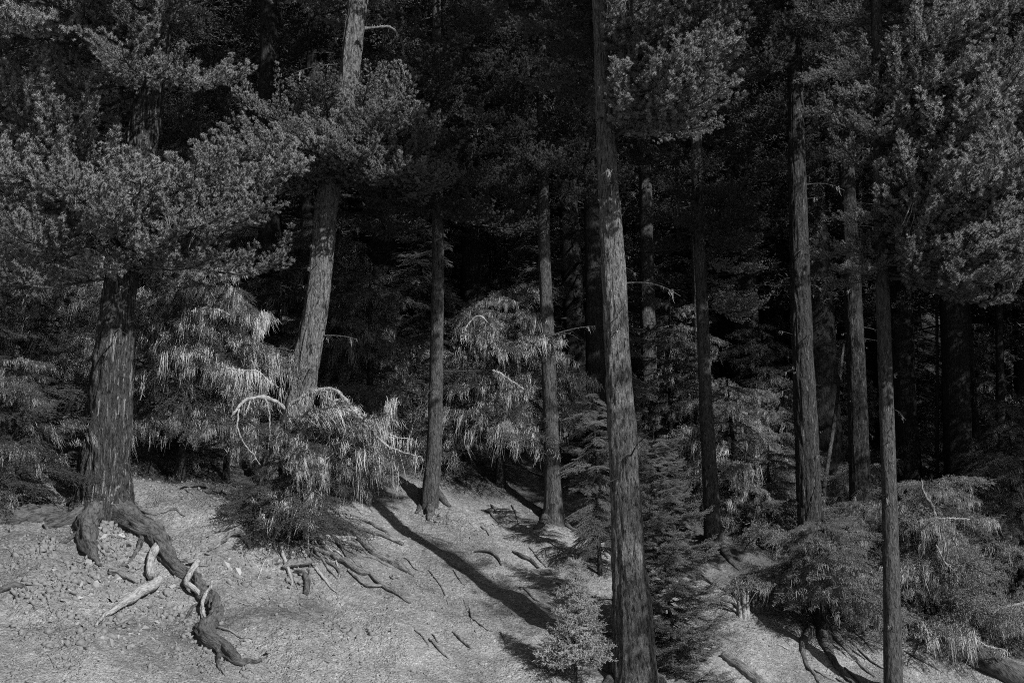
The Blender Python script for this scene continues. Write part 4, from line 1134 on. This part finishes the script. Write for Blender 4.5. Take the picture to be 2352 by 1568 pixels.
for k in range(22):
    for _ in range(50):
        px, py = rs.uniform(880, 1300), rs.uniform(1130, 1520)
        if py > 1130 + 0.62 * (px - 880) - 60 or rs.random() < 0.5: break
    l = rs.uniform(18, 70); a = R(rs.gauss(38, 14))
    dx, dy = math.cos(a) * l, math.sin(a) * l
    lying('stick', by_mark(px + dx / 2, py + dy / 2, ('long' if l > 42 else 'short') + (' thin' if k % 2 == 0 else ' slender') + ' dead root on the dirt'), 'stick', [(px, py, rs.uniform(2, 4)), (px + dx * 0.35, py + dy * 0.35 + rs.uniform(-5, 5), rs.uniform(3, 6)), (px + dx * 0.7, py + dy * 0.7 + rs.uniform(-5, 5), rs.uniform(3, 5)), (px + dx, py + dy, 2)],
          (M_ROOT_G, M_ROOT_G)[k % 2], 40 + k, 20, 6, 0.3, 'thin dead roots scattered on the slope', -0.1)
for k in range(16):
    px, py = rs.uniform(1680, 2300), 0
    py = 1400 + (px - 1680) * 0.25 + rs.uniform(-10, 140)
    l = rs.uniform(25, 110); a = R(rs.gauss(36, 10))
    dx, dy = math.cos(a) * l, math.sin(a) * l
    lying('stick', by_mark(px + dx / 2, py + dy / 2, ('long' if l > 65 else 'short') + (' grey', ' dark', ' bleached')[k % 3] + ' stick lying down the slope'), 'stick', [(px, py, 3), (px + dx * 0.4, py + dy * 0.4 + rs.uniform(-6, 6), rs.uniform(3, 6)), (px + dx, py + dy, 2)],
          (M_ROOT_G, M_BARK_G, M_DEAD_G)[k % 3], 140 + k, 16, 6, 0.25, 'dead sticks on the lower right slope', -0.1)
for k in range(14):
    px, py = rs.uniform(0, 900), rs.uniform(1230, 1540)
    l = rs.uniform(15, 50); a = R(rs.uniform(-70, 100))
    dx, dy = math.cos(a) * l, math.sin(a) * l
    lying('stick', by_mark(px + dx / 2, py + dy / 2, ('grey', 'bleached')[k % 2] + ' little twig among the stones'), 'stick', [(px, py, 2), (px + dx * 0.5, py + dy * 0.5 + rs.uniform(-6, 6), 3), (px + dx, py + dy, 1.5)],
          (M_ROOT_G, M_DEAD_G)[k % 2], 180 + k, 12, 5, 0.2, 'twigs among the stones', -0.3)

# broken pale stump with splinters
s0 = hit(1706, 1412)
ST = thing('broken_stump', 'splintered pale stump on the dirt between the hemlock sapling and the flared stump', 'stump', s0)
acc = Acc()
for k in range(9):
    a = k * 0.7; o = np.array([0.09 * math.cos(a), 0.09 * math.sin(a), -0.1]); hgt = 0.25 + 0.45 * ((k * 37) % 10) / 10
    add_tube(acc, [o, o * 0.9 + [0.02 * (k % 3 - 1), 0, hgt * 0.5 + 0.05], o * 0.8 + [0.05 * (k % 3 - 1), 0, hgt]], [0.055, 0.04, 0.008], 5)
link('splinters', acc.mesh('splinters', [M_DEAD]), ST)
for k, (dx, dz, w) in enumerate(((-0.35, 0.55, 0.02), (-0.15, 0.75, 0.018), (-0.5, 0.3, 0.03), (0.3, 0.5, 0.015))):
    acc = Acc(); add_tube(acc, [[0, 0, 0], [dx * 0.5, -0.05, dz * 0.55], [dx, -0.1, dz]], [w, w * 0.8, 0.004], 5)
    link('broken_limb', acc.mesh('broken_limb', [M_DEAD]), ST)
# thin dead pole leaning between the right trunks
acc = Acc(); a0 = hit(1895, 1180); b0 = pt(1938, 790, 33.0); a0 = pt(1893, 1120, 31.5)
add_tube(acc, [a0 - a0, (b0 - a0) * 0.5 + [0.03, 0, 0], b0 - a0], [0.05, 0.045, 0.03], 8)
gz = float(ground_z(np.array([a0[0]]), np.array([a0[1]]))[0])
add_tube(acc, [[-0.12, -0.1, gz - a0[2] - 0.1], [0, 0, 0]], [0.055, 0.05], 8)
tag(link('dead_pole', acc.mesh('dead_pole', [M_BARK_GREY], True), None, a0), 'thin dead pole leaning beside the furrowed dark trunk', 'dead tree')

# ------------------------------------------------------------------ stones
def hull_stone(seed, n=9, flat=0.75):
    rng = np.random.default_rng(seed)
    p = norm(rng.normal(size=(n, 3))) * rng.uniform(0.75, 1.0, (n, 1)) * np.array([1, rng.uniform(0.7, 1), flat])
    bm = bmesh.new()
    vs = [bm.verts.new(v) for v in p]
    r = bmesh.ops.convex_hull(bm, input=vs)
    for v in [v for v in bm.verts if not v.link_faces]:
        bm.verts.remove(v)
    me = bpy.data.meshes.new('stone'); bm.to_mesh(me); bm.free()
    me.materials.append(M_STONE)
    return me
ST_ME = [hull_stone(300 + k, 8 + k % 3, (0.8, 0.6, 0.9, 0.7)[k % 4]) for k in range(8)]
patches = [(265, 1235, 40, 30, 46), (280, 1290, 60, 40, 34), (170, 1330, 110, 55, 60), (330, 1400, 120, 55, 48), (110, 1440, 110, 60, 34), (290, 1470, 90, 40, 30), (630, 1285, 60, 35, 30), (520, 1300, 50, 35, 16), (80, 1250, 80, 25, 30), (800, 1440, 60, 40, 14), (700, 1370, 50, 30, 12), (560, 1480, 300, 60, 24), (1030, 1190, 60, 25, 10)]
cnt = 0
for (cx, cy, sx, sy, n) in patches:
    for k in range(n):
        if cnt >= 300: break
        px, py = rs.gauss(cx, sx * 0.55), rs.gauss(cy, sy * 0.55)
        if py > 1566 or px < 0: continue
        h = hit(px, py)
        w = 4.5 + 7.5 * rs.random() ** 1.6 + (7 if rs.random() < 0.08 else 0)
        r = px_size(w, h[1])
        link('stone', ST_ME[rs.randrange(8)], ground, h + np.array([0, 0, r * 0.15]), (rs.uniform(-0.7, 0.7), rs.uniform(-0.7, 0.7), rs.uniform(0, 6.28)), (r, r * rs.uniform(0.7, 1.1), r * rs.uniform(0.7, 1.1)))
        cnt += 1

# smaller rubble between the stones
rg = np.random.default_rng(91)
protos = []
for me in ST_ME:
    v = np.zeros(len(me.vertices) * 3, np.float32); me.vertices.foreach_get('co', v)
    protos.append((v.reshape(-1, 3), np.array([list(p.vertices) for p in me.polygons])))
acc = Acc()
tot = sum(p[4] for p in patches)
for (cx, cy, sx, sy, n) in patches:
    c = hit(cx, min(cy, 1560)); wx = px_size(sx, c[1]); wy = px_size(sy, c[1]) / 0.5
    m = int(16000 * n / tot)
    x = c[0] + rg.normal(0, 0.9 * wx, m); y = c[1] + rg.normal(0, 0.7 * wy, m)
    keep = rg.random(m) < np.clip(0.25 + 2.2 * noise3(np.stack([x, y, 0 * x], -1) * 1.6 + 4), 0.03, 1)
    x, y = x[keep], y[keep]; m = len(x)
    z = ground_z(x, y)
    r = 0.010 + 0.085 * rg.random(m) ** 4.0
    a = rg.uniform(0, 6.28, m)
    for k in range(8):
        sel = np.arange(m) % 8 == k
        pv, pf = protos[k]
        if pf.dtype == object: continue
        vv = pv[None] * r[sel][:, None, None] * (1 + 0.25 * rg.normal(size=(sel.sum(), 1, 3)))
        ca, sa = np.cos(a[sel])[:, None], np.sin(a[sel])[:, None]
        vv = np.stack([vv[..., 0] * ca - vv[..., 1] * sa, vv[..., 0] * sa + vv[..., 1] * ca, vv[..., 2]], -1) + np.stack([x, y, z], -1)[sel][:, None]
        acc.add(vv, (pf[None] + (np.arange(sel.sum()) * len(pv))[:, None, None]).reshape(-1, pf.shape[1]))
tag(link('rubble', acc.mesh('rubble', [M_STONE])), 'crumbled pale rubble spilling down the left slope', None, None, 'stuff')

# pebbles and litter: nobody could count them
rng = np.random.default_rng(55)
def scatter(n, xr, yr, fn):
    x = rng.uniform(xr[0], xr[1], n); y = rng.uniform(yr[0], yr[1], n)
    keep = rng.random(n) < fn(x, y)
    x, y = x[keep], y[keep]
    return np.stack([x, y, ground_z(x, y)], -1)
def pebble_density(x, y):
    q = np.stack([x, y, 0 * x], -1)
    return np.clip(0.22 + 1.6 * noise3(q * 0.6 + 2) + 0.9 * noise3(q * 2.0), 0.05, 1) * np.clip((1.5 - x) / 5, 0.3, 1) * np.clip((30 - y) / 4, 0, 1)
P = scatter(80000, (-9, 10), (17, 30.5), pebble_density)
sz = 0.008 + 0.035 * rng.random(len(P)) ** 3.5
octa = np.array([[1, 0, 0], [-0.5, 0.85, 0], [-0.5, -0.85, 0.1], [0.1, 0, 0.8], [0, 0.1, -0.8]])
ofc = np.array([[0, 1, 3], [1, 2, 3], [2, 0, 3], [1, 0, 4], [2, 1, 4], [0, 2, 4]])
a = rng.uniform(0, 6.28, len(P)); ca, sa = np.cos(a), np.sin(a)
V = octa[None] * (1 + 0.35 * rng.normal(size=(len(P), 5, 3))) * sz[:, None, None]
V = np.stack([V[..., 0] * ca[:, None] - V[..., 1] * sa[:, None], V[..., 0] * sa[:, None] + V[..., 1] * ca[:, None], V[..., 2]], -1) + P[:, None]
acc = Acc(); acc.add(V, (ofc[None] + np.arange(len(P))[:, None, None] * 5).reshape(-1, 3))
tag(link('pebbles', acc.mesh('pebbles', [M_STONE])), 'small loose pebbles strewn over the dirt slope', None, None, 'stuff')

P = scatter(26000, (-10, 13), (17, 36), lambda x, y: np.clip(0.35 + noise3(np.stack([x, y, 0 * x], -1) * 0.7 + 8) * 1.2 + (y - 27) * 0.04, 0.08, 1))
n = len(P); a = rng.normal(-0.6, 0.8, n); ln = rng.uniform(0.03, 0.16, n) * (1 + (rng.random(n) < 0.06) * 2)
d = np.stack([np.cos(a), np.sin(a), 0 * a], -1) * ln[:, None]
E = P + d; E[:, 2] = ground_z(E[:, 0], E[:, 1])
P = P + UP * 0.008; E = E + UP * 0.012
sdv = norm(np.cross(d, UP)) * rng.uniform(0.002, 0.006, n)[:, None]
up = UP * 0.007
V = np.stack([P - sdv, P + sdv, P + up, E - sdv * 0.5, E + sdv * 0.5, E + up * 0.6], 1)
fc = np.array([[0, 2, 5, 3], [2, 1, 4, 5]])
acc = Acc(); acc.add(V, (fc[None] + np.arange(n)[:, None, None] * 6).reshape(-1, 4))
tag(link('twig_litter', acc.mesh('twig_litter', [M_ROOT])), 'fine twigs and needles littering the slope', None, None, 'stuff')
